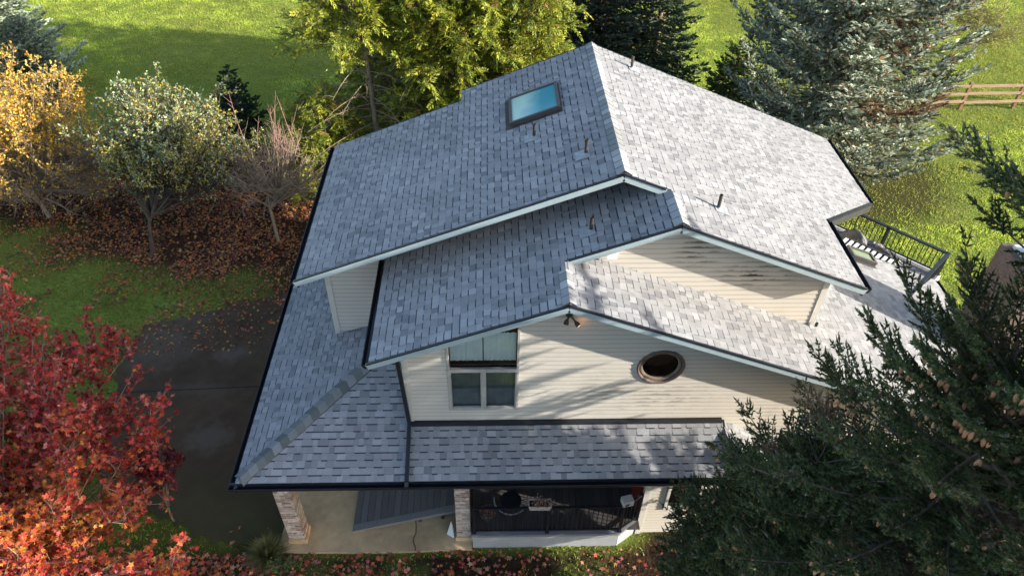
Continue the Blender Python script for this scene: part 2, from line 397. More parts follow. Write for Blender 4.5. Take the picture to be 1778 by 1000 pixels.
# ridge caps
lv = Vector(LV)*-1; rv = Vector(RV)*-1
ridge_cap('ridge_cap', house, (AX, YA, AZ), (AX, YBK, AZ), lv, rv, 0, 0, .15, 1, 1.08)
ridge_cap('ridge_cap', house, (BX, YB, BZ), (BX, YA-.12, BZ), lv, rv, 0, 0, .15, 2, 1.08)
ridge_cap('ridge_cap', house, (CX, YC, CZ), (CX, YB-.42+.15, CZ), lv, rv, 0, 0, .13, 3, 1.08)
hd = Vector((1, 1, sp)).normalized()
ridge_cap('hip_cap', house, (PX+.08, PY+.08, PZ+.03-.01), Vector((PX, PY, PZ))+Vector((1, 1, sp))*2.62, Vector((-1, .6, -.22)).normalized(), Vector((.6, -1, -.22)).normalized(), 0, 0, .155, 4, .60)

# rake boards: painted fascia with a black drip edge
def rake(p, q, out=(0, -1, 0), hgt=.125, name='rake_board'):
    p = Vector(p); q = Vector(q); o = Vector(out)
    mb = MB(); mb.beam(p+o*.012+Vector((0, 0, -hgt/2-.022)), q+o*.012+Vector((0, 0, -hgt/2-.022)), .035, hgt)
    b = mb.build(name, M_fascia, house)
    mb = MB(); mb.beam(p+o*.022+Vector((0, 0, -.008)), q+o*.022+Vector((0, 0, -.008)), .045, .028)
    mb.build('drip_edge', M_black, b)
rake((-3.80, YA, zl_A(-3.80)), (AX, YA, AZ)); rake((AX, YA, AZ), (3.12, YA, z_R(3.12)))
rake((1.36, YB, zl_B(1.36)), (BX, YB, BZ)); rake((BX, YB, BZ), (6.84, YB, z_R(6.84)))
rake((-2.14, YC, zl_B(-2.14)), (CX, YC, CZ)); rake((CX, YC, CZ), (11.3, YC, zr_C(11.3)))
rake((-3.75, 15.5, zl_A(-3.75)), (-.65, 15.5, zl_A(-.65)), (0, 1, 0)); rake((-.65, YBK, zl_A(-.65)), (AX, YBK, AZ), (0, 1, 0)); rake((AX, YBK, AZ), (8.58, YBK, z_R(8.58)), (0, 1, 0))
rake((4.64, PY, PZ), (4.64, 8.9, zpf(8.9)), (1, 0, 0), .10)
rake((8.6, 13.5, zr_C(8.6)), (11.3, 13.5, zr_C(11.3)), (0, 1, 0))
# diagonal eave of the right slope
dg = Vector((1.58, -1.78, 0)).normalized()
mb = MB(); a = Vector((6.80, 11.62, z_R(6.80)-.10)); b = Vector((8.58, 13.2, z_R(8.58)-.10)); mb.beam(a+dg*.03, b+dg*.03, .10, .20); o = mb.build('eave_board', mat('dark_fascia', (.035, .036, .04), .5, noise=[(5, .15, 3)]), house)
mb = MB(); mb.beam(a+dg*.075+Vector((0, 0, .10)), b+dg*.075+Vector((0, 0, .10)), .05, .03); mb.build('drip_edge', M_black, o)

# gutters: open K-profile troughs
def gutter(p, q, out, w=.11, h=.11):
    p = Vector(p); q = Vector(q); o = Vector(out); up = Vector((0, 0, 1)); mb = MB(); d = (q-p).normalized()
    pr = [(0, 0), (0, -h), (w*.65, -h), (w, -h*.35), (w, 0), (w-.012, 0), (w-.012, -h*.33), (w*.6, -h+.01), (.01, -h+.01), (.01, 0)]
    A = [p+o*x+up*z for x, z in pr]; B = [q+o*x+up*z for x, z in pr]; n = len(pr)
    mb.mesh([*A, *B], [(i, (i+1) % n, n+(i+1) % n, n+i) for i in range(n)])
    for e in (p, q): mb.mesh([e+o*x+up*z for x, z in pr[:5]], [(0, 1, 2, 3, 4)])
    mb.beam(p+o*.0+up*(-h/2-.02)-o*.03, q+up*(-h/2-.02)-o*.03, .05, h+.06)
    return mb.build('gutter', M_black, house)
gutter((-3.77, YA-.02, zl_A(-3.77)-.02), (-3.77, 15.52, zl_A(-3.77)-.02), (-1, 0, 0))
gutter((-2.12, YC-.02, zl_B(-2.12)-.02), (-2.12, 11.25, zl_B(-2.12)-.02), (-1, 0, 0))
gutter((PX-.01, PY-.10, PZ-.02), (PX-.01, 14.9, PZ-.02), (-1, 0, 0))
gutter((PX-.12, PY-.02, PZ-.02), (4.64, PY-.02, PZ-.02), (0, -1, 0), .11, .12)
gutter((6.82, YB-.02, z_R(6.82)-.02), (6.82, 11.6, z_R(6.82)-.02), (1, 0, 0))
gutter((8.60, 13.2, z_R(8.6)-.02), (8.60, YBK, z_R(8.6)-.02), (1, 0, 0))
gutter((11.32, YC, zr_C(11.32)-.02), (11.32, 13.5, zr_C(11.32)-.02), (1, 0, 0))
mb = MB(); mb.beam((PX+.05, PY+.02, PZ-.18), (4.6, PY+.02, PZ-.18), .03, .10); mb.build('eave_trim', M_white, house)
# soffits
mb = MB(); mb.box((PX+.02, PY+.04, PZ-.15), (4.6, 8.12, PZ-.13)); mb.build('soffit', M_trim, house)

# downspout from the middle gable gutter across the porch roof
def dpipe(pts, name='downspout', w=.075, h=.055):
    mb = MB()
    for p, q, upv in pts: mb.beam(p, q, w, h, up=upv)
    return mb.build(name, M_black, house)
zc = zl_B(-2.12)-.14
ze = zpf(8.80)+.05
dpipe([((-2.17, 8.60, zc), (-2.17, 8.60, zc-.12), (0, 1, 0)), ((-2.17, 8.62, zc-.12), (-1.66, 8.86, zc-.20), (0, 0, 1)), ((-1.68, 8.85, zc-.17), (-1.60, 8.85, 3.10), (0, 1, 0)),
       ((-1.60, 8.86, zpf(8.86)+.09), (-1.60, PY-.02, zpf(PY)+.045), (0, 0, 1)), ((-1.60, PY-.03, PZ+.055), (-1.60, PY-.10, PZ-.02), (0, 0, 1))])
# dark flashing strip along the foot of the front wall
mb = MB(); mb.beam((-1.58, 8.86, zpf(8.86)+.045), (4.62, 8.86, zpf(8.86)+.045), .10, .07); mb.build('wall_flashing', M_black, house)
mb = MB(); mb.beam((-3.42, 11.2, 3.15), (-2.15, 11.2, 3.55), .02, .02)

# walls --------------------------------------------------------------
under = .12
YW = 8.91
# window opening x -.80...53, oval at (3.17, 4.61)
OVX, OVZ, OVR = 3.16, 4.62, .42
zc_u = lambda x: (zl_B(x) if x < CX else zr_C(x))-under
siding('wall', house, (0, YW, 0), (1, 0, 0), (0, -1, 0), [[(-1.58, 2.9), (-.80, 2.9), (-.80, zc_u(-.80)), (-1.58, zc_u(-1.58))], [(-.80, 2.9), (.53, 2.9), (.53, 3.43), (-.80, 3.43)]])
siding('wall', house, (0, YW, 0), (1, 0, 0), (0, -1, 0), [[(.53, 2.9), (CX, 2.9), (CX, zc_u(CX)), (.53, zc_u(.53))], [(CX, 2.9), (4.64, 2.9), (4.64, zc_u(4.64)), (CX, zc_u(CX))], [(4.64, 0), (10.6, 0), (10.6, zc_u(10.6)), (4.64, zc_u(4.64))]], ellipse=(OVX, OVZ, OVR, OVR))
siding('wall', house, (-1.58, 0, 0), (0, 1, 0), (-1, 0, 0), [[(0, 0), (0, 0), (0, 0)]]) if False else None
def wallx(x, y0, y1, z0, z1, nx): siding('wall', house, (x, 0, 0), (0, 1, 0), (nx, 0, 0), [[(y0, z0), (y1, z0), (y1, z1), (y0, z1)]])
wallx(-1.58, YW, 11.25, 2.9, zl_B(-1.58)-under, -1)
YWA = 11.28
siding('wall', house, (0, YWA, 0), (1, 0, 0), (0, -1, 0), [[(-3.36, 3.0), (AX, 3.0), (AX, AZ-under), (-3.36, zl_A(-3.36)-under)]])
wallx(-3.36, YWA, 15.2, 0, zl_A(-3.36)-under, -1)
YWB = 9.94
siding('wall', house, (0, YWB, 0), (1, 0, 0), (0, -1, 0), [[(CX, 3.2), (BX, 3.2), (BX, BZ-under), (CX, zl_B(CX)-under)], [(BX, 3.2), (6.31, 3.2), (6.31, z_R(6.31)-under), (BX, BZ-under)]])
wallx(6.31, YWB, 11.85, 2.6, z_R(6.31)-under, 1)
wallx(8.1, 13.45, 15.6, 0, z_R(8.1)-under, 1); wallx(10.6, YW, 13.2, 0, zr_C(10.6)-under, 1)
dw = Vector((8.1-6.31, 13.45-11.85, 0)); dl = dw.length; dw.normalize()
siding('wall', house, (6.31, 11.85, 0), tuple(dw), (dw.y, -dw.x, 0), [[(0, 2.2), (dl, 2.2), (dl, z_R(8.1)-under), (0, z_R(6.31)-under)]])
siding('wall', house, (0, 13.2, 0), (1, 0, 0), (0, 1, 0), [[(8.1, 0), (10.6, 0), (10.6, zr_C(10.6)-under), (8.1, zr_C(8.1)-under)]])
siding('wall', house, (0, 15.6, 0), (1, 0, 0), (0, 1, 0), [[(-.65, 0), (AX, 0), (AX, AZ-under), (-.65, zl_A(-.65)-under)], [(AX, 0), (8.1, 0), (8.1, z_R(8.1)-under), (AX, AZ-under)]])
siding('wall', house, (0, 15.2, 0), (1, 0, 0), (0, 1, 0), [[(-3.36, 0), (-.65, 0), (-.65, zl_A(-.65)-under), (-3.36, zl_A(-3.36)-under)]])
# ground floor
siding('wall', house, (0, 8.15, 0), (1, 0, 0), (0, -1, 0), [[(3.20, .05), (3.60, .05), (3.60, 2.52), (3.20, 2.52)], [(4.35, .05), (6.2, .05), (6.2, 2.2), (4.35, 2.52)], [(3.6, .05), (4.35, .05), (4.35, 1.0), (3.6, 1.0)]])
wallx(3.20, 8.15, 9.6, .05, 2.55, -1)
siding('wall', house, (0, 10.9, 0), (1, 0, 0), (0, -1, 0), [[(-3.36, .0), (3.2, .0), (3.2, 2.9), (-3.36, 2.9)]])
wallx(-3.36, 10.9, 11.3, 0, 2.9, -1); wallx(6.2, 8.15, 8.9, 0, 2.2, 1)
# corner trims
def corner(x, y, z0, z1, sx, sy):
    mb = MB(); mb.box((min(x, x+sx*.09), y-sy*0-.024 if sy < 0 else y, z0), (max(x, x+sx*.09), y+.0, z1)); mb.box((x-.024*(1 if sx > 0 else 0), y-.024, z0), (x+.024*(0 if sx > 0 else 1), y+.09, z1)); mb.build('corner_trim', M_trim, house)
corner(6.335, YWB, 3.3, z_R(6.4)-under, -1, -1)
corner(-1.6, YW, 2.95, zl_B(-1.6)-under, 1, -1)
corner(-3.38, YWA, 3.0, zl_A(-3.4)-under, 1, -1)
corner(3.18, 8.15, .02, 2.5, 1, -1)

M_wtrim = mat('window_frame', (.36, .345, .32), .5, noise=[(9, .12, 4)])
# tall window -----------------------------------------------------------
win = MB(); y0 = YW-.035; y1 = YW+.06
def fr(mb, x0, x1, z0, z1, w=.05, ya=y0, yb=y1):
    mb.box((x0, ya, z0), (x0+w, yb, z1)); mb.box((x1-w, ya, z0), (x1, yb, z1)); mb.box((x0+w, ya+.002, z0), (x1-w, yb, z0+w)); mb.box((x0+w, ya+.002, z1-w), (x1-w, yb, z1))
fr(win, -.80, .53, 3.43, 4.58, .045)
win.box((-.165, y0+.004, 3.475), (-.105, y1, 4.535))
zt = lambda x: zl_B(x)-under-.02
win.box((-.80, y0, 4.58), (-.755, y1, zt(-.80))); win.box((.485, y0, 4.58), (.53, y1, zt(.485)))
win.box((-.80, y0-.02, 4.56), (.53, y0+.01, 4.62))
winf = win.build('window', M_wtrim, house, bevel=.004)
w2 = MB()
for a, b in ((-.755, -.165), (-.105, .485)): fr(w2, a, b, 3.475, 4.535, .022, y0+.012, y1-.03)
w2.build('sash', M_wtrim, winf)
for a, b, z0, z1, z2 in ((-.73, -.19, 3.5, 4.51, 4.51), (-.08, .46, 3.5, 4.51, 4.51), (-.755, .485, 4.62, zt(-.755), zt(.485))):
    g = MB(); g.poly([(a, YW+.02, z0), (b, YW+.02, z0), (b, YW+.02, z2), (a, YW+.02, z1)]); g.build('pane', M_glass, winf)
def curtain(x0, x1, z0, zf, y, amp, n, seed):
    rnd = random.Random(seed); mb = MB(); N = n*6; ph = rnd.random()*6
    xs = [x0+(x1-x0)*i/N for i in range(N+1)]
    ys = [y+amp*math.sin(ph+i*2*math.pi/6+1.2*math.sin(i*.23+ph)) + amp*.5*math.sin(i*.5) for i in range(N+1)]
    v = []; 
    for i in range(N+1): v += [(xs[i], ys[i], z0), (xs[i], ys[i], zf(xs[i]))]
    mb.mesh(v, [(2*i, 2*i+2, 2*i+3, 2*i+1) for i in range(N)])
    return mb
curtain(-.74, -.14, 4.74, lambda x: zt(x)-.02, YW+.08, .006, 7, 1).build('curtain', M_curtain, winf, smooth=True)
curtain(-.12, .47, 4.74, lambda x: min(zt(x)-.02, 5.46), YW+.08, .006, 7, 2).build('curtain', M_curtain, winf, smooth=True)
M_curtain2 = mat('dark_curtain', (.16, .18, .19), .9, noise=[(4, .3, 3)])
curtain(-.76, -.16, 3.42, lambda x: 4.5, YW+.09, .008, 4, 3).build('curtain', M_curtain2, winf, smooth=True)
curtain(-.10, .47, 3.42, lambda x: 4.5, YW+.09, .008, 4, 4).build('curtain', M_curtain2, winf, smooth=True)
mb = MB(); mb.mesh([(-.85, YW+.5, 3.3), (.58, YW+.5, 3.3), (.58, YW+.5, 5.8), (-.85, YW+.5, 5.5), (-.85, YW+.015, 3.3), (.58, YW+.015, 3.3), (.58, YW+.015, 5.75), (-.85, YW+.015, 5.45)], [(0, 1, 2, 3), (4, 5, 1, 0), (5, 6, 2, 1), (6, 7, 3, 2), (7, 4, 0, 3)]); mb.build('room', M_dark, winf)
# round window -------------------------------------------------------------
mb = MB(); n = 48; prof = [(.395, .02), (.405, -.03), (.425, -.045), (.445, -.04), (.45, .01)]
vs = [(OVX+r_*math.cos(2*math.pi*i/n), YW+yy, OVZ+r_*math.sin(2*math.pi*i/n)) for r_, yy in prof for i in range(n)]
mb.mesh(vs, [(k*n+i, k*n+(i+1) % n, (k+1)*n+(i+1) % n, (k+1)*n+i) for k in range(len(prof)-1) for i in range(n)])
rw = mb.build('round_window', mat('round_frame', (.12, .085, .07), .6, noise=[(10, .2, 3)]), house, smooth=True)
mb = MB(); prof = [(.33, .03), (.345, -.01), (.385, .0)]
vs = [(OVX+r_*math.cos(2*math.pi*i/n), YW+yy, OVZ+r_*math.sin(2*math.pi*i/n)) for r_, yy in prof for i in range(n)]
mb.mesh(vs, [(k*n+i, k*n+(i+1) % n, (k+1)*n+(i+1) % n, (k+1)*n+i) for k in range(2) for i in range(n)]); mb.build('sash', M_bark, rw, smooth=True)
mb = MB(); mb.poly([(OVX+.35*math.cos(2*math.pi*i/n), YW+.03, OVZ+.35*math.sin(2*math.pi*i/n)) for i in range(n)]); mb.build('pane', M_glass, rw)
mb = MB(); vs = [(OVX+r_*math.cos(2*math.pi*i/n), YW+yy, OVZ+r_*math.sin(2*math.pi*i/n)) for r_, yy in ((.39, .02), (.39, .35)) for i in range(n)]
mb.mesh(vs, [(i, (i+1) % n, n+(i+1) % n, n+i) for i in range(n)]+[tuple(range(n, 2*n))]); mb.build('room', M_brown, rw)
# lower window half hidden by the spruce
mb = MB(); fr(mb, 3.62, 4.33, 1.0, 2.3, .06, 8.10, 8.2); lw = mb.build('window', M_trim, house, bevel=.004)
mb = MB(); mb.poly([(3.66, 8.17, 1.04), (4.3, 8.17, 1.04), (4.3, 8.17, 2.26), (3.66, 8.17, 2.26)]); mb.build('pane', M_glass, lw)
mb = MB(); mb.box((3.6, 8.3, .98), (4.35, 8.32, 2.4)); mb.build('room', M_dark, lw)
siding('wall', house, (0, 8.15, 0), (1, 0, 0), (0, -1, 0), [[(3.6, 2.3), (4.35, 2.3), (4.35, 2.52), (3.6, 2.52)]])
# front door set back at the end of the porch
mb = MB(); mb.beam((3.15, 8.32, 1.55), (3.15, 9.25, 1.55), .05, 2.0); dr = mb.build('door', mat('door_paint', (.17, .028, .018), .45, noise=[(5, .1, 3)]), house, bevel=.006)
mb = MB(); mb.tube([(3.12, 8.42, 1.5), (3.09, 8.42, 1.5), (3.06, 8.42, 1.5)], [.012, .014, .028], 8); mb.build('handle', M_flash, dr)

# security light ----------------------------------------------------------
mb = MB(); bx, bz = 1.36, 6.02
mb.tube([(bx, YW, bz), (bx, YW-.06, bz)], .065, 12); mb.tube([(bx, YW-.04, bz), (bx-.03, YW-.13, bz-.02), (bx-.05, YW-.17, bz-.05)], .016, 6); mb.tube([(bx+.02, YW-.05, bz-.02), (bx+.10, YW-.14, bz-.09)], .018, 6)
sec = mb.build('security_light', mat('light_metal', (.07, .06, .05), .4), house, smooth=False)
for (cx, cy, cz, dx, dz, lit) in ((bx-.05, YW-.15, bz-.05, -.03, -.12, 0), (bx+.11, YW-.15, bz-.10, .10, -.10, 1)):
    mb = MB(); p = Vector((cx, cy, cz)); d = Vector((dx, -.06, dz)).normalized()
    mb.tube([p-d*.03, p, p+d*.04, p+d*.065], [.02, .036, .045, .048], 12, cap=False); h = mb.build('lamp_head', M_pipe, sec, smooth=True)
    mb = MB(); mb.tube([p+d*.02, p+d*.055, p+d*.075], [.03, .042, .03], 12)
    if lit:
        ml = mat('lit_bulb', (1, .6, .3), .4); bb = ml.node_tree.nodes['Principled BSDF']; bb.inputs['Emission Color'].default_value = (1, .62, .3, 1); bb.inputs['Emission Strength'].default_value = 1.0
    mb.build('bulb', ml if lit else M_trim, h, smooth=True)
lp = bpy.data.lights.new('bulb_light', 'POINT'); lp.energy = .14; lp.color = (1, .45, .15); lp.shadow_soft_size = .03
lo = bpy.data.objects.new('bulb_light', lp); COL.objects.link(lo); lo.location = (bx+.24, YW-.13, bz-.17)
# wall vent hood under the middle gable
mb = MB(); mb.mesh([(2.05, YWB, 6.46), (2.29, YWB, 6.46), (2.29, YWB, 6.68), (2.05, YWB, 6.68), (2.05, YWB-.03, 6.46), (2.29, YWB-.03, 6.46), (2.29, YWB-.03, 6.68), (2.05, YWB-.03, 6.68)], [(4, 5, 6, 7), (0, 1, 5, 4), (1, 2, 6, 5), (2, 3, 7, 6), (3, 0, 4, 7)])
mb.mesh([(2.09, YWB-.03, 6.50), (2.25, YWB-.03, 6.50), (2.25, YWB-.03, 6.65), (2.09, YWB-.03, 6.65), (2.08, YWB-.14, 6.47), (2.26, YWB-.14, 6.47)], [(0, 4, 3), (1, 2, 5), (2, 3, 4, 5), (0, 1, 5, 4)])
mb.build('vent_hood', M_white, house)
mb = MB(); mb.tube([(6.38, 9.86, 4.70), (6.38, 9.86, 4.78)], .03, 8); mb.build('drain_outlet', M_black, house)

# vent pipes through the roof ------------------------------------------------
def vent(x, y, zf, side, lab=None, h=.26, r_=.032):
    z = zf(x); mb = MB(); mb.tube([(x, y, z-.03), (x, y, z+h)], r_, 12, cap=False); mb.tube([(x, y, z+h-.001), (x, y, z+h-.05)], r_*.8, 12, cap=False)
    o = mb.build('vent_pipe', M_pipe, house, smooth=True)
    U = Vector((0, 1, 0)); V = Vector((side/nl, 0, s/nl)); N_ = Vector((-side*s/nl, 0, 1/nl)); c = Vector((x, y, z))-V*.05
    mb = MB(); a = [c-U*.14-V*.15, c+U*.14-V*.15, c+U*.14+V*.13, c-U*.14+V*.13]
    mb.mesh([*(p+N_*.015 for p in a), *(p+N_*.021 for p in a)], [(4, 5, 6, 7), (0, 1, 5, 4), (1, 2, 6, 5), (2, 3, 7, 6), (3, 0, 4, 7)])
    mb.tube([Vector((x, y, z-.01)), Vector((x, y, z+.05))], [.06, r_+.004], 12, cap=False)
    mb.build('flashing', M_flash, o)
vent(.90, 12.80, zl_A, 1, h=.30); vent(1.79, 11.58, zl_A, 1, h=.32); vent(3.25, 15.49, z_R, -1, h=.30); vent(4.12, 10.53, z_R, -1, h=.30); vent(1.79, 10.15, zl_B, 1, h=.30)

# skylights ---------------------------------------------------------------
def skylight(x0, x1, y0, y1, zf, side, gm, hh=.11):
    N_ = Vector((-side*s/nl, 0, 1/nl)); P = lambda x, y, h: Vector((x, y, zf(x)))+N_*h
    mb = MB(); w = .06; wy = .055
    def ring(a0, a1, b0, b1, h0, h1):
        v = [P(x, y, h) for h in (h0, h1) for x, y in ((a0, b0), (a1, b0), (a1, b1), (a0, b1))]; mb.mesh(v, [(0, 1, 5, 4), (1, 2, 6, 5), (2, 3, 7, 6), (3, 0, 4, 7), (4, 5, 6, 7), (0, 3, 2, 1)])
    ring(x0, x0+w, y0, y1, 0, hh); ring(x1-w, x1, y0, y1, 0, hh); ring(x0+w, x1-w, y0, y0+wy, 0, hh-.002); ring(x0+w, x1-w, y1-wy, y1, 0, hh-.002)
    o = mb.build('skylight', mat('skylight_frame', (.07, .065, .065), .4, spec=.5), house, bevel=.006)
    mb = MB(); mb.poly([P(x0+w-.01, y0+wy-.01, hh-.03), P(x1-w+.01, y0+wy-.01, hh-.03), P(x1-w+.01, y1-wy+.01, hh-.03), P(x0+w-.01, y1-wy+.01, hh-.03)]); mb.build('pane', gm, o)
    mb = MB(); mb.mesh([P(x0-.1, y0-.08, .016), P(x1+.02, y0-.08, .016), P(x1+.02, y1+.08, .016), P(x0-.1, y1+.08, .016)], [(0, 1, 2, 3)]); mb.build('flashing', M_pipe, o)
def tint_material():
    M = bpy.data.materials.new('skylight_glass'); M.use_nodes = True; N = M.node_tree.nodes; L = M.node_tree.links; b = N['Principled BSDF']
    b.inputs['Roughness'].default_value = .1; b.inputs['Specular IOR Level'].default_value = .4
    g = N.new('ShaderNodeNewGeometry'); sx = N.new('ShaderNodeSeparateXYZ'); L.new(g.outputs['Position'], sx.inputs[0])
    n = N.new('ShaderNodeTexNoise'); n.inputs['Scale'].default_value = 1.6; L.new(g.outputs['Position'], n.inputs[0])
    a = N.new('ShaderNodeMath'); a.operation = 'MULTIPLY_ADD'; L.new(n.outputs[0], a.inputs[0]); a.inputs[1].default_value = .5; L.new(sx.outputs[0], a.inputs[2])
    mr = N.new('ShaderNodeMapRange'); L.new(a.outputs[0], mr.inputs[0]); mr.inputs[1].default_value = .95; mr.inputs[2].default_value = 1.35
    mx = N.new('ShaderNodeMix'); mx.data_type = 'RGBA'; L.new(mr.outputs[0], mx.inputs[0]); mx.inputs[6].default_value = (.42, .60, .50, 1); mx.inputs[7].default_value = (.04, .29, .36, 1)
    L.new(mx.outputs[2], b.inputs['Base Color']); return M
skylight(.46, 1.50, 13.50, 14.62, zl_A, 1, tint_material())
skylight(8.62, 9.30, 13.08, 13.48, zr_C, -1, M_tint2, .13)
# chimney at the far right
mb = MB(); mb.box((10.85, 10.55, 0), (11.75, 11.75, 5.25)); ch = mb.build('chimney', M_brick2, house, bevel=.01)
mb = MB(); mb.box((11.0, 10.75, 5.25), (11.6, 11.6, 5.33)); mb.box((11.1, 10.9, 5.33), (11.5, 11.4, 5.48)); mb.build('chimney_cap', M_white, ch, bevel=.01)

# porch -----------------------------------------------------------------
def pillar(x, y, w=.34, h=2.52):
    mb = MB(); mb.box((x, y, .06), (x+w, y+w, h)); p = mb.build('brick_pillar', M_brick, house, bevel=.008)
    mb = MB(); mb.box((x-.03, y-.03, .05), (x+w+.03, y+w+.03, .20)); mb.build('pillar_foot', M_conc, p, bevel=.01)
pillar(-4.62+.30, 8.02, .34); pillar(-.80+.06, 8.02, .30)
mb = MB(); rnd = random.Random(5); x = -.40
while x < 3.15:
    c = rnd.uniform(.045, .065); mb.box((x, 7.95, .50), (min(x+.135, 3.17), 10.85, .55), (c*1.05, c*.93, c*.93)); x += .141
mb.build('porch_floor', M_board, house)
mb = MB(); mb.box((-.43, 7.83, .485), (2.72, 7.95, .555)); mb.mesh([(2.72, 7.83, .485), (3.18, 8.16, .485), (3.18, 8.30, .485), (2.72, 7.95, .485), (2.72, 7.83, .555), (3.18, 8.16, .555), (3.18, 8.30, .555), (2.72, 7.95, .555)], [(0, 1, 2, 3), (7, 6, 5, 4), (0, 4, 5, 1), (2, 6, 7, 3)])
mb.build('porch_edge', mat('grey_blue_paint', (.17, .175, .19), .6, noise=[(6, .1, 4)]), house)
mb = MB(); mb.box((-.40, 7.86, .0), (2.70, 7.90, .48)); mb.box((-.41, 7.835, .38), (2.70, 7.86, .485)); mb.box((.10, 7.845, .0), (.13, 7.86, .38)); mb.beam((2.70, 7.88, .24), (3.17, 8.20, .24), .04, .48); mb.build('porch_skirt', mat('skirt_paint', (.30, .31, .33), .6, noise=[(4, .12, 4), (30, .08, 3)]), house)
def railing(name, parent, pts, zb, zt, post=.055, gap=.10, m=None, ends=True, rw_=.05):
    for i in range(len(pts)-1):
        a = Vector((*pts[i], 0)); b = Vector((*pts[i+1], 0)); d = (b-a).normalized(); L = (b-a).length; mb = MB(); up = Vector((0, 0, 1))
        mb.beam(a+up*zt, b+up*zt, rw_, .04); mb.beam(a+up*(zb+.08), b+up*(zb+.08), .035, .035)
        n = int(L/gap)
        for k in range(1, n): 
            q = a+d*(L*k/n); mb.beam(q+up*(zb+.08), q+up*(zt-.01), .016, .016, up=(0, 1, 0))
        rl = mb.build(name, m or M_black, parent)
        np2 = max(1, round(L/1.35)); 
        for k in range(np2+(1 if i == len(pts)-2 else 0)):
            q = a+d*(L*k/np2); mb = MB(); mb.box((q.x-post/2, q.y-post/2, zb), (q.x+post/2, q.y+post/2, zt+.03)); mb.box((q.x-post*.8, q.y-post*.8, zb), (q.x+post*.8, q.y+post*.8, zb+.02)); mb.build('railing_post', m or M_black, rl)
railing('porch_railing', house, [(-.36, 7.91), (2.72, 7.90), (3.12, 8.17)], .555, 1.50)
# back deck, turned 45 degrees
dA = Vector((11.66, 13.86)); d1 = Vector((-1.67, 1.74)).normalized(); d2 = Vector((-.94, -.87)).normalized(); DZ = 2.55
c0 = dA; c1 = dA+d1*4.6; c2 = c1+d2*3.2; c3 = dA+d2*3.2
mb = MB(); nb = 34
for k in range(nb):
    w = 4.6/nb; p = c0+d1*(w*k+.004); q = c0+d1*(w*(k+1)-.004); c = .16+.03*((k*37) % 11)/11; e1 = p+d2*3.2; e2 = q+d2*3.2
    mb.mesh([(p.x, p.y, DZ), (q.x, q.y, DZ), (e2.x, e2.y, DZ), (e1.x, e1.y, DZ), (p.x, p.y, DZ-.04), (q.x, q.y, DZ-.04), (e2.x, e2.y, DZ-.04), (e1.x, e1.y, DZ-.04)], [(0, 1, 2, 3), (0, 4, 5, 1), (3, 2, 6, 7), (0, 3, 7, 4), (1, 5, 6, 2)], (c, c, c*1.08))
dk = mb.build('back_deck', M_board, house)
mb = MB()
for a, b in ((c0, c1), (c0, c3)): 
    o_ = -d2 if b is c1 else -d1
    mb.beam((a.x+o_.x*.02, a.y+o_.y*.02, DZ-.14), (b.x+o_.x*.02, b.y+o_.y*.02, DZ-.14), .04, .26)
mb.build('deck_fascia', M_white, dk)
for p in (c0+d1*.1+d2*.1, c0+d1*2.3+d2*.1, c0+d1*4.5+d2*.1):
    mb = MB(); mb.box((p.x-.07, p.y-.07, 0), (p.x+.07, p.y+.07, DZ-.05)); mb.build('deck_support', M_white, dk)
e0 = c0+d1*.05+d2*.05; e1 = c1+d2*.05; e3 = c3+d1*.05
railing('deck_railing', dk, [tuple(e1), tuple(e0), tuple(e3)], DZ, 3.24, .07, .115, rw_=.09)

# ================================================================== GROUND
def vnoise(x, y, sc, seed):
    """cheap value noise on arrays"""
    x = x/sc+seed*13.7; y = y/sc+seed*7.3; xi = np.floor(x).astype(int); yi = np.floor(y).astype(int); fx = x-xi; fy = y-yi
    def h(a, b): 
        v = np.sin(a*127.1+b*311.7+seed*17.3)*43758.5453; return v-np.floor(v)
    fx = fx*fx*(3-2*fx); fy = fy*fy*(3-2*fy)
    return (h(xi, yi)*(1-fx)+h(xi+1, yi)*fx)*(1-fy)+(h(xi, yi+1)*(1-fx)+h(xi+1, yi+1)*fx)*fy
def fbm(x, y, sc, seed): return vnoise(x, y, sc, seed)*.5+vnoise(x, y, sc/2.1, seed+1)*.3+vnoise(x, y, sc/4.3, seed+2)*.2
def smooth(a, b, v): t = np.clip((v-a)/(b-a), 0, 1); return t*t*(3-2*t)
DRIVE = [(-9.75, 14.7), (-6.1, 16.1), (-4.0, 16.9), (-3.3, 11.0), (-4.45, 10.9), (-4.45, 7.9), (-6.0, 8.05), (-9.0, 9.6), (-9.9, 13.2)]
def inside(poly, x, y):
    r_ = np.zeros(x.shape, bool); n = len(poly)
    for i in range(n):
        x1, y1 = poly[i]; x2, y2 = poly[(i+1) % n]
        c = ((y1 > y) != (y2 > y)) & (x < (x2-x1)*(y-y1)/(y2-y1+1e-12)+x1); r_ ^= c
    return r_
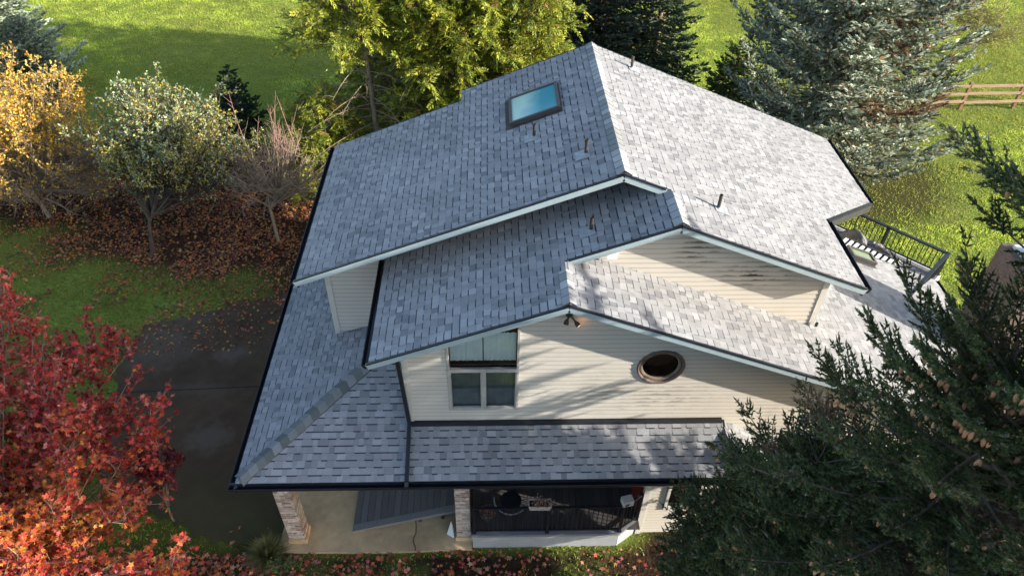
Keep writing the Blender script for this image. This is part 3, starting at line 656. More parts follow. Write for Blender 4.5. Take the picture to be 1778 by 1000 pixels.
def masks(x, y):
    n = fbm(x, y, 2.2, 3); n2 = fbm(x, y, .7, 9)
    # leaf bed under the left trees
    leafb = smooth(-4.0, -5.2, x)*smooth(15.6, 17.6, y+(n-.5)*4.0+(x+9)*.28)*smooth(25.2, 23.6, y+(n-.5)*1.6)
    leafb = np.maximum(leafb, .55*smooth(-4.5, -5.2, x)*smooth(.50, .66, n)*smooth(18.5, 16, y))
    soil = smooth(-3.0, -4.5, x)*smooth(8.4, 7.7, y+(n-.5))*.9          # under the red tree
    bed = smooth(7.95, 7.6, y+(n2-.5)*.3)*smooth(-4.5, -3.5, x)*smooth(.35, .55, n2*.5+n*.5+.08)   # front bed
    bed = np.maximum(bed, smooth(7.9, 7.5, y)*smooth(1.0, 2.2, x)*.9)
    bed = np.maximum(bed, smooth(8.8, 8.2, y)*smooth(3.0, 3.4, x)*smooth(10, 9, x))
    ced = smooth(23.9, 25, y+(n-.5))*smooth(29, 27.5, y)*smooth(-6.5, -5, x)*smooth(12, 8, x)*.9   # under the cedars
    spr = smooth(4.6, 2.6, np.hypot(x-13.4, y-22.6))*.8
    return np.clip(leafb, 0, 1), np.clip(np.maximum(np.maximum(soil, bed), np.maximum(ced, spr)), 0, 1)
def zg(x, y): return .10*(fbm(x, y, 7, 21)-.5)*smooth(16.5, 22, y)
gx = np.concatenate([[-600, -200, -90], np.arange(-46, 48, .4), [90, 200, 600]]); gy = np.concatenate([[-300, -60, -10], np.arange(-2, 58, .4), [90, 200, 400, 1200]])
XX, YY = np.meshgrid(gx, gy); ZZ = zg(XX, YY)
nx, ny = len(gx), len(gy); V = np.stack([XX.ravel(), YY.ravel(), ZZ.ravel()], 1)
ii = (np.arange(ny-1)[:, None]*nx+np.arange(nx-1)[None]).ravel(); F4 = np.stack([ii, ii+1, ii+1+nx, ii+nx], 1)
me = npmesh('field', V, F4.ravel(), np.arange(len(F4))*4, np.full(len(F4), 4), smooth=True)
lb, so_ = masks(XX.ravel(), YY.ravel()); at = me.attributes.new('Mask', 'FLOAT_COLOR', 'POINT'); c = np.ones((len(V), 4), np.float32); c[:, 0] = lb; c[:, 1] = so_; c[:, 2] = 0; at.data.foreach_set('color', c.ravel())
def ground_material():
    M = bpy.data.materials.new('field'); M.use_nodes = True; N = M.node_tree.nodes; L = M.node_tree.links; b = N['Principled BSDF']; b.inputs['Roughness'].default_value = .95; b.inputs['Specular IOR Level'].default_value = .1
    g = N.new('ShaderNodeNewGeometry')
    def noise(sc, det=5, st=(1, 1, 1)):
        mp = N.new('ShaderNodeMapping'); mp.inputs['Scale'].default_value = st; L.new(g.outputs['Position'], mp.inputs[0])
        n = N.new('ShaderNodeTexNoise'); n.inputs['Scale'].default_value = sc; n.inputs['Detail'].default_value = det; L.new(mp.outputs[0], n.inputs[0]); return n.outputs[0]
    def ramp(v, stops):
        r_ = N.new('ShaderNodeValToRGB'); L.new(v, r_.inputs[0]); e = r_.color_ramp.elements
        while len(e) < len(stops): e.new(.5)
        for k, (p, c) in enumerate(stops): e[k].position = p; e[k].color = (*c, 1)
        return r_.outputs[0]
    def mixc(fac, a, b_, bt='MIX'):
        m_ = N.new('ShaderNodeMix'); m_.data_type = 'RGBA'; m_.blend_type = bt
        if isinstance(fac, float): m_.inputs[0].default_value = fac
        else: L.new(fac, m_.inputs[0])
        L.new(a, m_.inputs[6]); L.new(b_, m_.inputs[7]); return m_.outputs[2]
    grass = mixc(.5, ramp(noise(.35, 6), [(.3, (.11, .17, .025)), (.5, (.16, .22, .035)), (.7, (.24, .26, .07))]), ramp(noise(9, 5), [(.3, (.09, .14, .022)), (.6, (.22, .27, .05))]))
    leaf = ramp(noise(14, 3), [(.3, (.018, .011, .007)), (.5, (.045, .022, .013)), (.65, (.09, .036, .016)), (.75, (.04, .032, .015))])
    soil = ramp(noise(7, 6), [(.3, (.012, .009, .007)), (.6, (.045, .024, .015)), (.75, (.04, .042, .015))])
    a = N.new('ShaderNodeAttribute'); a.attribute_name = 'Mask'; sp_ = N.new('ShaderNodeSeparateColor'); L.new(a.outputs['Color'], sp_.inputs[0])
    c_ = mixc(sp_.outputs[0], grass, leaf); c_ = mixc(sp_.outputs[1], c_, soil); L.new(c_, b.inputs['Base Color'])
    bp = N.new('ShaderNodeBump'); bp.inputs['Strength'].default_value = .7; bp.inputs['Distance'].default_value = .06; L.new(noise(16, 6), bp.inputs['Height']); L.new(bp.outputs[0], b.inputs['Normal'])
    return M
fo = link('ground', me, ground_material()); tag(fo, kind='structure')
# driveway sheet with a chipped edge, slab, joints
mb = MB(); cx = sum(p[0] for p in DRIVE)/len(DRIVE); cy = sum(p[1] for p in DRIVE)/len(DRIVE); rnd = random.Random(3); ring = []
for i in range(len(DRIVE)):
    p, q = DRIVE[i], DRIVE[(i+1) % len(DRIVE)]; L_ = math.dist(p, q); n = max(1, int(L_/.16))
    for k in range(n): t = k/n; ring.append((p[0]+(q[0]-p[0])*t+rnd.uniform(-.10, .10), p[1]+(q[1]-p[1])*t+rnd.uniform(-.12, .12), .035))
mb.poly(ring); mb.mesh([*ring, *[(x, y, -.1) for x, y, z in ring]], [(i, i+len(ring), (i+1) % len(ring)+len(ring), (i+1) % len(ring)) for i in range(len(ring))])
def drive_material():
    M = mat('asphalt', (.070, .044, .025), .9, noise=[(.45, .35, 6), (3.5, .18, 5), (140, .22, 2)], bump=(150, .5, .01)); N = M.node_tree.nodes; L = M.node_tree.links; b = N['Principled BSDF']
    cur = b.inputs['Base Color'].links[0].from_socket; g = N.new('ShaderNodeNewGeometry'); tot = None
    nz = N.new('ShaderNodeTexNoise'); nz.inputs['Scale'].default_value = 2.6; nz.inputs['Detail'].default_value = 9; nz.inputs['Roughness'].default_value = .72; L.new(g.outputs['Position'], nz.inputs[0])
    for c, s_, am in (((-9.0, 13.9, 0), (1.3, 1.2, 1), .75), ((-7.0, 13.6, 0), (.62, .40, 1), 1.1), ((-6.9, 10.8, 0), (.75, .55, 1), 1.0), ((-8.6, 15.0, 0), (1.5, .6, 1), .5), ((-7.5, 12.3, 0), (1.6, .4, 1), .4)):
        v = N.new('ShaderNodeVectorMath'); v.operation = 'SUBTRACT'; L.new(g.outputs['Position'], v.inputs[0]); v.inputs[1].default_value = c
        d = N.new('ShaderNodeVectorMath'); d.operation = 'DIVIDE'; L.new(v.outputs[0], d.inputs[0]); d.inputs[1].default_value = s_
        ln = N.new('ShaderNodeVectorMath'); ln.operation = 'LENGTH'; L.new(d.outputs[0], ln.inputs[0])
        a_ = N.new('ShaderNodeMath'); a_.operation = 'MULTIPLY_ADD'; L.new(nz.outputs[0], a_.inputs[0]); a_.inputs[1].default_value = 2.4; L.new(ln.outputs['Value'], a_.inputs[2])
        mr = N.new('ShaderNodeMapRange'); L.new(a_.outputs[0], mr.inputs[0]); mr.inputs[1].default_value = 2.15; mr.inputs[2].default_value = 1.55; mr.inputs[3].default_value = 0; mr.inputs[4].default_value = am*.6
        if tot is None: tot = mr.outputs[0]
        else: ad = N.new('ShaderNodeMath'); ad.operation = 'MAXIMUM'; L.new(tot, ad.inputs[0]); L.new(mr.outputs[0], ad.inputs[1]); tot = ad.outputs[0]
    cl = N.new('ShaderNodeClamp'); L.new(tot, cl.inputs[0])
    mx = N.new('ShaderNodeMix'); mx.data_type = 'RGBA'; L.new(cl.outputs[0], mx.inputs[0]); L.new(cur, mx.inputs[6]); mx.inputs[7].default_value = (.115, .095, .075, 1)
    # mossy green tint towards the near edge
    sx = N.new('ShaderNodeSeparateXYZ'); L.new(g.outputs['Position'], sx.inputs[0]); mr = N.new('ShaderNodeMapRange'); L.new(sx.outputs[1], mr.inputs[0]); mr.inputs[1].default_value = 10.2; mr.inputs[2].default_value = 8.4; mr.inputs[3].default_value = 0; mr.inputs[4].default_value = 1
    mm = N.new('ShaderNodeMath'); mm.operation = 'MULTIPLY'; L.new(mr.outputs[0], mm.inputs[0]); L.new(nz.outputs[0], mm.inputs[1])
    m2 = N.new('ShaderNodeMix'); m2.data_type = 'RGBA'; L.new(mm.outputs[0], m2.inputs[0]); L.new(mx.outputs[2], m2.inputs[6]); m2.inputs[7].default_value = (.045, .06, .015, 1); L.new(m2.outputs[2], b.inputs['Base Color'])
    return M
o = mb.build('driveway', drive_material()); tag(o, kind='structure')
mb = MB(); mb.beam((-9.85, 12.25, .037), (-3.6, 12.55, .037), .02, .008)
o = mb.build('driveway_joints', M_dark); tag(o, kind='structure')
mb = MB()
ringc = [(-4.55, 7.80), (-2.3, 7.76), (-.42, 7.80), (-.42, 10.9), (-4.45, 10.9)]
mb.poly([(x, y, .07) for x, y in ringc]); mb.mesh([*[(x, y, .07) for x, y in ringc], *[(x, y, -.1) for x, y in ringc]], [(i, i+5, (i+1) % 5+5, (i+1) % 5) for i in range(5)])
o = mb.build('path', M_conc); tag(o, kind='structure')
mb = MB(); rnd = random.Random(2); pts = [(-1.66+rnd.uniform(-.03, .03), 7.78+k*.1, .073) for k in range(9)]
for a, b in zip(pts, pts[1:]): mb.beam(a, b, .016, .004)
o = mb.build('path_crack', M_dark); tag(o, kind='structure')

# wooden ramp up to the porch
rp = empty('wheelchair_ramp', (-1.8, 8.9, .07), label='grey boarded ramp sloping up from the tan concrete to the porch', cat='ramp')
mb = MB(); rnd = random.Random(8); x = -3.02; zr = lambda x: .10+(x+3.02)/2.55*.44; yf = lambda x: 8.24+(x+3.02)*.105
while x < -.50:
    x1 = min(x+.138, -.46); c = rnd.uniform(.10, .135); cc = (c*1.02, c*.95, c*.93); yy = yf(x)+.16
    mb.mesh([(x, yy, zr(x)), (x1, yf(x1)+.16, zr(x1)), (x1, 10.3, zr(x1)), (x, 10.3, zr(x)), (x, yy, zr(x)-.03), (x1, yf(x1)+.16, zr(x1)-.03), (x1, 10.3, zr(x1)-.03), (x, 10.3, zr(x)-.03)], [(0, 1, 2, 3), (0, 4, 5, 1), (1, 5, 6, 2), (3, 7, 4, 0)], cc); x += .146
mb.build('ramp_boards', M_board, rp)
mb = MB(); a, b = -3.02, -.46
mb.mesh([(a, yf(a), zr(a)+.006), (b, yf(b), zr(b)+.006), (b, yf(b)+.155, zr(b)+.006), (a, yf(a)+.155, zr(a)+.006), (a, yf(a), zr(a)-.07), (b, yf(b), zr(b)-.10), (b, yf(b)+.03, zr(b)-.10), (a, yf(a)+.03, zr(a)-.07)], [(0, 1, 2, 3), (0, 4, 5, 1), (1, 5, 6, 2), (3, 7, 4, 0)], (.17, .165, .16)); mb.build('ramp_edge', M_board, rp)
for x in (-1.6, -1.1, -.7): mb = MB(); mb.box((x, yf(x)+.08, .07), (x+.06, yf(x)+.14, zr(x)-.03)); mb.build('ramp_post', M_dark, rp)
# white folded marker leaning by the pillar
mb = MB(); mb.mesh([(-.97, 8.15, .08), (-.80, 8.05, .08), (-.78, 8.20, .08), (-.86, 8.22, .50)], [(0, 1, 3), (1, 2, 3), (2, 0, 3), (0, 2, 1)]); o = mb.build('white_cone', M_white); tag(o, 'small white pointed cone standing beside the right brick pillar', 'cone')

# things on the porch -----------------------------------------------------
rnd = random.Random(11)
fb = empty('flower_box', (1.02, 7.93, 1.52), label='long pale planter of dead stalks resting on the black porch railing', cat='planter')
mb = MB(); x0, x1, ya, yb, za, zb = .75, 1.22, 7.80, 8.0, 1.53, 1.69
mb.mesh([(x0+.03, ya+.02, za), (x1-.03, ya+.02, za), (x1-.03, yb-.02, za), (x0+.03, yb-.02, za), (x0, ya, zb), (x1, ya, zb), (x1, yb, zb), (x0, yb, zb), (x0+.02, ya+.02, zb), (x1-.02, ya+.02, zb), (x1-.02, yb-.02, zb), (x0+.02, yb-.02, zb), (x0+.02, ya+.02, zb-.05), (x1-.02, ya+.02, zb-.05), (x1-.02, yb-.02, zb-.05), (x0+.02, yb-.02, zb-.05)],
        [(0, 3, 2, 1), (0, 1, 5, 4), (1, 2, 6, 5), (2, 3, 7, 6), (3, 0, 4, 7), (4, 5, 9, 8), (5, 6, 10, 9), (6, 7, 11, 10), (7, 4, 8, 11), (8, 9, 13, 12), (9, 10, 14, 13), (10, 11, 15, 14), (11, 8, 12, 15)]); mb.build('box', mat('clay_plastic', (.42, .36, .30), .6, noise=[(8, .2, 4)]), fb, bevel=.006)
mb = MB(); mb.box((x0+.02, ya+.02, zb-.06), (x1-.02, yb-.02, zb-.045)); mb.build('soil', M_dark, fb)
mb = MB()
for k in range(70):
    p = Vector((rnd.uniform(x0+.04, x1-.04), rnd.uniform(ya+.03, yb-.03), zb-.05)); d = Vector((rnd.gauss(0, .5), rnd.gauss(0, .5), 1)).normalized()*rnd.uniform(.04, .17); q = p+d
    c = rnd.choice([(.22, .11, .05), (.30, .16, .10), (.12, .06, .03), (.35, .2, .2)]); mb.tube([p, (p+q)/2+Vector((rnd.gauss(0, .01), rnd.gauss(0, .01), 0)), q], [.004, .003, .002], 3, c, False)
    mb.poly([q, q+Vector((.02, .012, .01)), q+Vector((.03, -.01, .0)), q+Vector((.01, -.015, -.01))], c)
mb.build('dead_stalks', M_litter, fb)
# white packet on the railing's right corner
mb = MB(); mb.beam((2.66, 7.93, 1.62), (2.88, 7.98, 1.62), .17, .16, (.62, .58, .54)); mb.beam((2.72, 7.845, 1.62), (2.80, 7.865, 1.62), .012, .07, (.12, .10, .10)); o = mb.build('planter_pot', M_litter, bevel=.01); tag(o, 'small white square pot on the right corner of the black porch railing', 'pot')
# dry leaves planter and round wire chair on the porch
ch = empty('patio_chair', (.35, 8.4, .55), label='round backed dark metal patio chair on the porch behind the railing', cat='chair')
ccx, ccy = .42, 8.42
mb = MB(); n = 28
mb.tube([(ccx+.36*math.cos(a), ccy+.30*math.sin(a), 1.0+.10*math.sin(a)) for a in [math.pi*.95+i*math.pi*1.1/n for i in range(n+1)]], .018, 6, (.16, .17, .18)); mb.build('back_hoop', M_board, ch, smooth=True)
mb = MB()
for i in range(13):
    a = math.pi*1.0+i*math.pi/12; mb.tube([(ccx+.36*math.cos(a), ccy+.30*math.sin(a), 1.0+.10*math.sin(a)), (ccx+.2*math.cos(a), ccy+.17*math.sin(a), .96-.02)], .007, 4)
mb.build('back_rods', M_black, ch)
mb = MB(); mb.tube([(ccx, ccy, .92), (ccx, ccy, .955)], .23, 20); mb.build('seat', M_black, ch)
for a in (.8, 2.4, 3.9, 5.5):
    mb = MB(); mb.tube([(ccx+.16*math.cos(a), ccy+.16*math.sin(a), .93), (ccx+.24*math.cos(a), ccy+.24*math.sin(a), .555)], .012, 6); mb.build('leg', M_black, ch)
pt = empty('dead_plant_pot', (-.05, 8.25, .55), label='dark pot of dry brown leaves on the porch beside the brick pillar', cat='plant pot')
mb = MB(); mb.tube([(-.10, 8.22, .555), (-.10, 8.22, .80), (-.10, 8.22, .82)], [.11, .15, .155], 16); mb.build('pot', M_pipe, pt, smooth=True)
mb = MB()
for k in range(90):
    a = rnd.random()*6.28; rr = rnd.random()*.2; p = Vector((-.10+rr*math.cos(a), 8.22+rr*math.sin(a), .82+rnd.random()*.14)); w = .03; c = rnd.choice([(.25, .10, .05), (.32, .17, .12), (.10, .05, .03)])
    mb.poly([p, p+Vector((w, rnd.gauss(0, .02), rnd.gauss(0, .02))), p+Vector((w, w, rnd.gauss(0, .02))), p+Vector((rnd.gauss(0, .01), w, 0))], c)
mb.build('dry_leaves', M_litter, pt)

# things on the back deck ---------------------------------------------------
def cloth_lump(name, c, rx, ry, h, rot, seed, m, rot_amp=.12, n=40, lobes=((0, 0, 1),), **k):
    rnd = random.Random(seed); cr, sr = math.cos(rot), math.sin(rot); vs = []; ph = [rnd.random()*6.28 for _ in range(6)]
    for j in range(n+1):
        for i in range(n+1):
            a = i/n*2-1; b = j/n*2-1
            z = max((hh*math.exp(-((a-lx)**2*3.2+(b-ly)**2*3.2)) for lx, ly, hh in lobes))
            rr = math.hypot(a, b); th = math.atan2(b, a)
            fold = rot_amp*(math.sin(th*9+ph[0]+2*math.sin(th*2+ph[1]))*rr*.9+.7*math.sin(a*9+3*math.sin(b*3+ph[3]))*.35)+.10*math.sin(th*23+ph[2])*rr+.10*abs(math.sin(a*17+4*b+2*math.sin(b*5)))
            edge = 1 if rr < .8 else max(0, 1-(rr-.8)*2.6)
            z = max(0, (z+fold*.5)*edge)
            f_ = 1+fold*.5
            x = a*rx*f_; y = b*ry*f_; vs.append((c[0]+x*cr-y*sr, c[1]+x*sr+y*cr, c[2]+z*h))
    mb = MB(); mb.mesh(vs, [(j*(n+1)+i, j*(n+1)+i+1, (j+1)*(n+1)+i+1, (j+1)*(n+1)+i) for j in range(n) for i in range(n) if min(vs[j*(n+1)+i][2], vs[(j+1)*(n+1)+i+1][2], 99) > c[2]+.0 or vs[(j)*(n+1)+i+1][2] > c[2]])
    o = mb.build(name, m, smooth=True); tag(o, **k); return o
def deckp(px_, s1_, s2_): p = c0+d1*s1_+d2*s2_; return (p.x, p.y, DZ+px_)
cloth_lump('covered_furniture', deckp(0.005, 1.75, .72), .85, .50, .62, math.atan2(d1.y, d1.x), 3, M_tarp, .3, lobes=((.35, 0, .95), (-.55, .1, .8), (-.1, -.2, .7)), label='patio furniture under a creased charcoal cover on the back deck', cat='covered furniture')
cloth_lump('folded_cover', deckp(0.005, .75, .75), .28, .2, .2, .3, 9, mat('black_cloth', (.03, .03, .033), .7), .5, n=20, label='crumpled black cloth lying on the back deck beside the grey cover', cat='cloth')
lg = empty('deck_lounger', deckp(0, 1.9, 1.9), label='white slatted lounger beside the charcoal cover on the back deck', cat='lounger')
mb = MB(); rt = math.atan2(d1.y, d1.x)
B = Vector(deckp(.50, .98, 1.00)); dd1 = Vector((d1.x, d1.y, 0)); dd2 = Vector((d2.x, d2.y, 0))
for k in range(9): mb.beam(B+dd1*(k*.15), B+dd1*(k*.15)+dd2*.62, .085, .02)
mb.build('slats', M_white, lg)
mb = MB(); mb.beam(B-dd1*.06, B+dd1*1.28, .04, .05); mb.beam(B-dd1*.06+dd2*.62, B+dd1*1.28+dd2*.62, .04, .05); mb.build('frame', M_pipe, lg)
for a, b in ((0, .02), (1.22, .02), (0, .6), (1.22, .6)):
    mb = MB(); p = B+dd1*a+dd2*b; mb.beam(p, p-Vector((0, 0, .50)), .04, .04); mb.build('leg', M_pipe, lg)

# fences ---------------------------------------------------------------------
def rail_fence(pts, rails, h, label, lean=0, broken=None):
    root = empty('rail_fence', (pts[0][0], pts[0][1], 0), label=label, cat='fence'); rnd = random.Random(len(pts))
    for k, (x, y) in enumerate(pts):
        mb = MB(); mb.beam((x, y, -.1), (x+lean, y+rnd.uniform(-.03, .03), h), .13, .11); mb.build('post', M_wood, root, bevel=.01)
    for a, b in zip(pts, pts[1:]):
        for z in rails:
            t = z/h*lean; mb = MB(); mb.beam((a[0]+t, a[1]-.07+rnd.uniform(-.02, .02), z+rnd.uniform(-.03, .03)), (b[0]+t, b[1]-.07, z+rnd.uniform(-.03, .03)), .035, .12); mb.build('rail', M_wood2, root, bevel=.008)
M_wood2 = mat('rail_wood', (.36, .24, .16), .85, noise=[(6, .2, 4, (.3, 1, 4)), (40, .15, 3)])
rail_fence([(17.9, 27.5), (20.1, 27.55), (22.45, 27.62), (24.8, 27.7)], (.35, .72, 1.08), 1.22, 'brown three rail wooden fence on the lawn right of the big blue spruce')
rail_fence([(-16.5, 23.6), (-13.9, 23.55), (-11.4, 23.45), (-8.9, 23.35), (-6.4, 23.3), (-3.9, 23.2)], (.22, .52), .70, 'low weathered brown rail fence behind the orange leaf bed and bare tree')
rail_fence([(8.6, 40.2), (11.0, 40.2), (13.4, 40.2)], (.4, .8), 1.0, 'distant brown rail fence at the top edge of the lawn')

# ================================================================== PLANTS
def nrm(a): return a/np.maximum(np.linalg.norm(a, axis=-1, keepdims=True), 1e-9)
def kites(P, D, L, Wd, rs, k=2):
    """k crossed kite blades per shoot; returns (N*k*4,3)"""
    n = len(P); ref = nrm(rs.normal(size=(n, 3))); S1 = nrm(np.cross(D, ref)); S2 = np.cross(D, S1); out = []
    for j in range(k):
        a = math.pi*j/k; Sx = S1*math.cos(a)+S2*math.sin(a); hw = Sx*Wd[:, None]/2; M_ = P+D*(L*.45)[:, None]
        out.append(np.stack([P, M_+hw, P+D*L[:, None], M_-hw], 1))
    return np.stack(out, 1).reshape(-1, 3)
def needles(P, D, L, rs, n=8, nl_=.03, w=.007):
    N = len(P); t = rs.random((N, n))*1.0; base = P[:, None]+D[:, None]*(L[:, None]*t)[..., None]
    ref = nrm(rs.normal(size=(N, n, 3))); side = nrm(ref-D[:, None]*(ref*D[:, None]).sum(-1, keepdims=True)); dirn = nrm(side+D[:, None]*.55); wd = np.cross(dirn, D[:, None]); wd = nrm(wd)*w/2
    return np.stack([base-wd, base+wd, base+dirn*nl_], 2).reshape(-1, 3)
def tubes_np(segs, n=5):
    """segs: list of (pts, radii) -> V,F arrays"""
    V = []; F = []; k0 = 0
    for pts, rr in segs:
        pts = np.asarray(pts, float); m_ = len(pts); d = np.gradient(pts, axis=0); d = nrm(d); ref = np.array([.31, .52, .79]); a = nrm(np.cross(d, ref)); b = np.cross(d, a)
        th = np.arange(n)*2*math.pi/n; ring = pts[:, None]+(a[:, None]*np.cos(th)[None, :, None]+b[:, None]*np.sin(th)[None, :, None])*np.asarray(rr)[:, None, None]
        V.append(ring.reshape(-1, 3)); i = (np.arange(m_-1)[:, None]*n+np.arange(n)[None]).ravel(); j = (np.arange(m_-1)[:, None]*n+(np.arange(n)[None]+1) % n).ravel()
        F.append(np.stack([i, j, j+n, i+n], 1)+k0); k0 += m_*n
    return np.concatenate(V), np.concatenate(F)
def wood(name, segs, m, parent, n=5):
    V, F = tubes_np(segs, n); me = npmesh(name, V, F.ravel(), np.arange(len(F))*4, np.full(len(F), 4), smooth=True); return link(name, me, m, parent)
def pal(cols, w, n, rs, j=.15):
    c = np.array(cols)[rs.choice(len(cols), n, p=np.array(w)/sum(w))]; return c*rs.uniform(1-j, 1+j, (n, 1))

def conifer(name, base, H, rfun, seed, cols, wts, label, cat='spruce', z0=.25, dz=.34, per=6, tw=.16, sh=.13, shw=.045, bristle=0, droop=-.10, upt=.28, group=None, seclen=.75, bark=None, stripes=0, cones=0, azr=None, dens=1.0, skip=0, deadp=0, nlen=.030):
    rs = np.random.RandomState(seed); root = empty(name, base, label=label, cat=cat, group=group); bx_, by_, bz_ = base
    segs = [([(bx_, by_, bz_-.1), (bx_+.02, by_, bz_+H*.5), (bx_, by_, bz_+H)], [H*.018+.03, H*.011+.02, .012])]
    P = []; D = []; Ls = []; CID = []; z = z0*H/8 if z0 < 1 else z0; ring = 0
    z = max(.15, z); BR = 0
    while z < H-.15:
        n = max(4, int(per*(.7+.3*rs.rand()))+ (1 if z/H < .5 else 0)); a0 = rs.rand()*6.28
        for k in range(n):
            az = a0+k*6.283/n+rs.uniform(-.25, .25)
            L = rfun(z)*rs.uniform(.78, 1.12)
            if L < .12 or rs.rand() < skip: continue
            if azr is not None: L *= azr(az, z)
            zz = z+rs.uniform(-.12, .12); t = np.linspace(0, 1, 7); h = np.array([math.cos(az), math.sin(az), 0])
            asc = .9*max(0, (z/H-.7))/.3
            curve = (droop*t*3*(1-t)+upt*t**2.2*.6+asc*.8*t)*L
            wig = np.array([-h[1], h[0], 0])*(rs.normal()*.06*L)
            pts = np.array([bx_, by_, bz_+zz])+h*(L*t)[:, None]+np.array([0, 0, 1])*curve[:, None]+wig*(t**2)[:, None]
            segs.append((pts, np.linspace(.012+.012*L, .004, 7)))
            BR += 1; bd = rs.normal()*.5 if rs.rand() > deadp else 10.
            # secondary shoots
            m_ = max(3, int(L/tw)*2); ts = np.sort(rs.uniform(.14, 1, m_)); ts[-1] = 1
            for q, tt in enumerate(ts):
                fi = tt*6; i0 = min(5, int(fi)); pp = pts[i0]+(pts[i0+1]-pts[i0])*(fi-i0); dd = pts[i0+1]-pts[i0]; dd /= np.linalg.norm(dd)
                l2 = min(seclen, (1-tt)*L*.62+.16)*rs.uniform(.7, 1.15); sgn = 1 if q % 2 else -1
                an = rs.uniform(.75, 1.1)*sgn if tt < .97 else 0
                c_, s_ = math.cos(an), math.sin(an); d2_ = np.array([dd[0]*c_-dd[1]*s_, dd[0]*s_+dd[1]*c_, dd[2]+rs.uniform(-.25, .12)]); d2_ /= np.linalg.norm(d2_)
                ns = max(2, int(l2/sh*dens)); st = (np.arange(ns)+rs.rand(ns)*.3)*(l2/ns)
                p0 = pp+d2_*st[:, None]; ax = np.repeat(d2_[None], ns, 0)
                # core shoots
                P.append(p0); D.append(nrm(ax+rs.normal(size=(ns, 3))*.10)); Ls.append(np.full(ns, l2/ns*1.35)); CID.append(np.full(ns, bd))
                # tertiary
                if ns > 1:
                    for sg in (-1, 1):
                        cr = np.cross(d2_, [0, 0, 1]); cr /= (np.linalg.norm(cr)+1e-6)
                        dt = nrm(ax*.7+cr*sg*.8+rs.normal(size=(ns, 3))*.25+np.array([0, 0, -.05]))
                        P.append(p0); D.append(dt); Ls.append((sh*1.05)*(1-st/l2*.5)*rs.uniform(.7, 1.2, ns)); CID.append(np.full(ns, bd))
        z += dz*rs.uniform(.8, 1.15)*(1-.35*z/H)
    P = np.concatenate(P); D = np.concatenate(D); Ls = np.concatenate(Ls); CID = np.concatenate(CID); n = len(P)
    bark_ = wood('trunk', segs, bark or M_bark, root)
    dead = (CID > 9)[:, None]; cc = pal(cols, wts, n, rs, .25)*(1+.22*np.where(dead[:, 0], 0, CID)[:, None]); cc = np.where(dead, pal([(.26, .16, .09), (.34, .27, .20)], [1, 1], n, rs, .25), cc); cc = np.clip(cc, .004, 1)
    if bristle:
        V = kites(P, D, Ls, np.full(n, shw*.62), rs, 2); me = fixed('crown', np.concatenate([V]), 4, np.repeat(cc*.8, 2, 0)); link('crown', me, M_needle, root)
        V = needles(P, D, Ls, rs, bristle, nlen, .0095); me = fixed('needles', V, 3, np.repeat(cc, bristle, 0)*rs.uniform(.75, 1.25, (n*bristle, 1))); link('needles', me, M_needle, root)
    else:
        V = kites(P, D, Ls, np.full(n, shw), rs, 2); me = fixed('crown', V, 4, np.repeat(cc, 2, 0)); link('crown', me, M_needle, root)
    if cones:
        r_ = np.hypot(P[:, 0]-bx_, P[:, 1]-by_); cand = np.where((P[:, 2] > bz_+H*.40) & (fbm(P[:, 0], P[:, 1]+P[:, 2], .9, 3) > .50))[0]; ids = rs.choice(cand, cones); mb = MB(); rr = random.Random(seed)
        for i in ids:
            p = Vector(P[i])+Vector((0, 0, -.02)); c = rr.choice([(.50, .25, .14), (.40, .20, .12), (.60, .34, .20)]); l = rr.uniform(.09, .14); q = p+Vector((rr.gauss(0, .015), rr.gauss(0, .015), -l)); mb.tube([p, p.lerp(q, .3), p.lerp(q, .7), q], [.010, .026, .022, .006], 6, c)
        mb.build('cones', M_litter, root, smooth=True)['kind'] = 'stuff'
    return root

BLUE = [(.40, .45, .35), (.55, .60, .50), (.24, .29, .19), (.13, .14, .06), (.32, .20, .10)]
DARK = [(.105, .145, .055), (.14, .19, .068), (.065, .09, .04), (.20, .18, .07), (.22, .23, .16)]
# the big blue spruce behind the house
def rb(z): return 4.3*max(0, 1-z/15)**.62*min(1, .86+z/10)*1.10
conifer('blue_spruce', (12.2, 23.2, 0), 14.5, rb, 11, BLUE, [.34, .26, .22, .1, .08], 'tallest blue spruce, behind the right end of the house roof', per=8, dz=.42, tw=.17, sh=.16, shw=.085, cones=0, droop=-.22, skip=.05, deadp=.10)
conifer('blue_spruce', (-20.2, 28.8, 0), 9.5, lambda z: 3.3*max(0, 1-z/9.2)**.8, 12, [(.40, .47, .34), (.50, .56, .42), (.22, .28, .16)], [.4, .35, .25], 'pale blue spruce in the top left corner behind the yellow tree', per=7, dz=.34, tw=.18, sh=.18, shw=.085)
conifer('blue_spruce', (-18.3, 28.2, 0), 3.4, lambda z: 1.35*max(0, 1-z/3.5)**.8, 13, [(.26, .32, .25), (.18, .23, .16), (.12, .15, .10)], [.4, .35, .25], 'short blue spruce right of the taller one in the top left corner', per=7, dz=.25, tw=.15, sh=.15, shw=.07)
conifer('dark_spruce', (4.4, 28.4, 0), 10, lambda z: 3.1*max(0, 1-z/10.2)**.8, 14, [(.05, .085, .06), (.08, .12, .09), (.03, .05, .035), (.13, .09, .045)], [.4, .3, .2, .1], 'dark green spruce between the yellow cedars and the roof peak', per=7, dz=.36, tw=.19, sh=.18, shw=.08)
conifer('dark_spruce', (6.9, 28.8, 0), 7.5, lambda z: 2.3*max(0, 1-z/7.7)**.8, 15, [(.06, .10, .05), (.10, .14, .07), (.035, .06, .03)], [.4, .3, .3], 'dark green spruce just right of the one behind the roof peak', per=6, dz=.38, tw=.2, sh=.18, shw=.08)
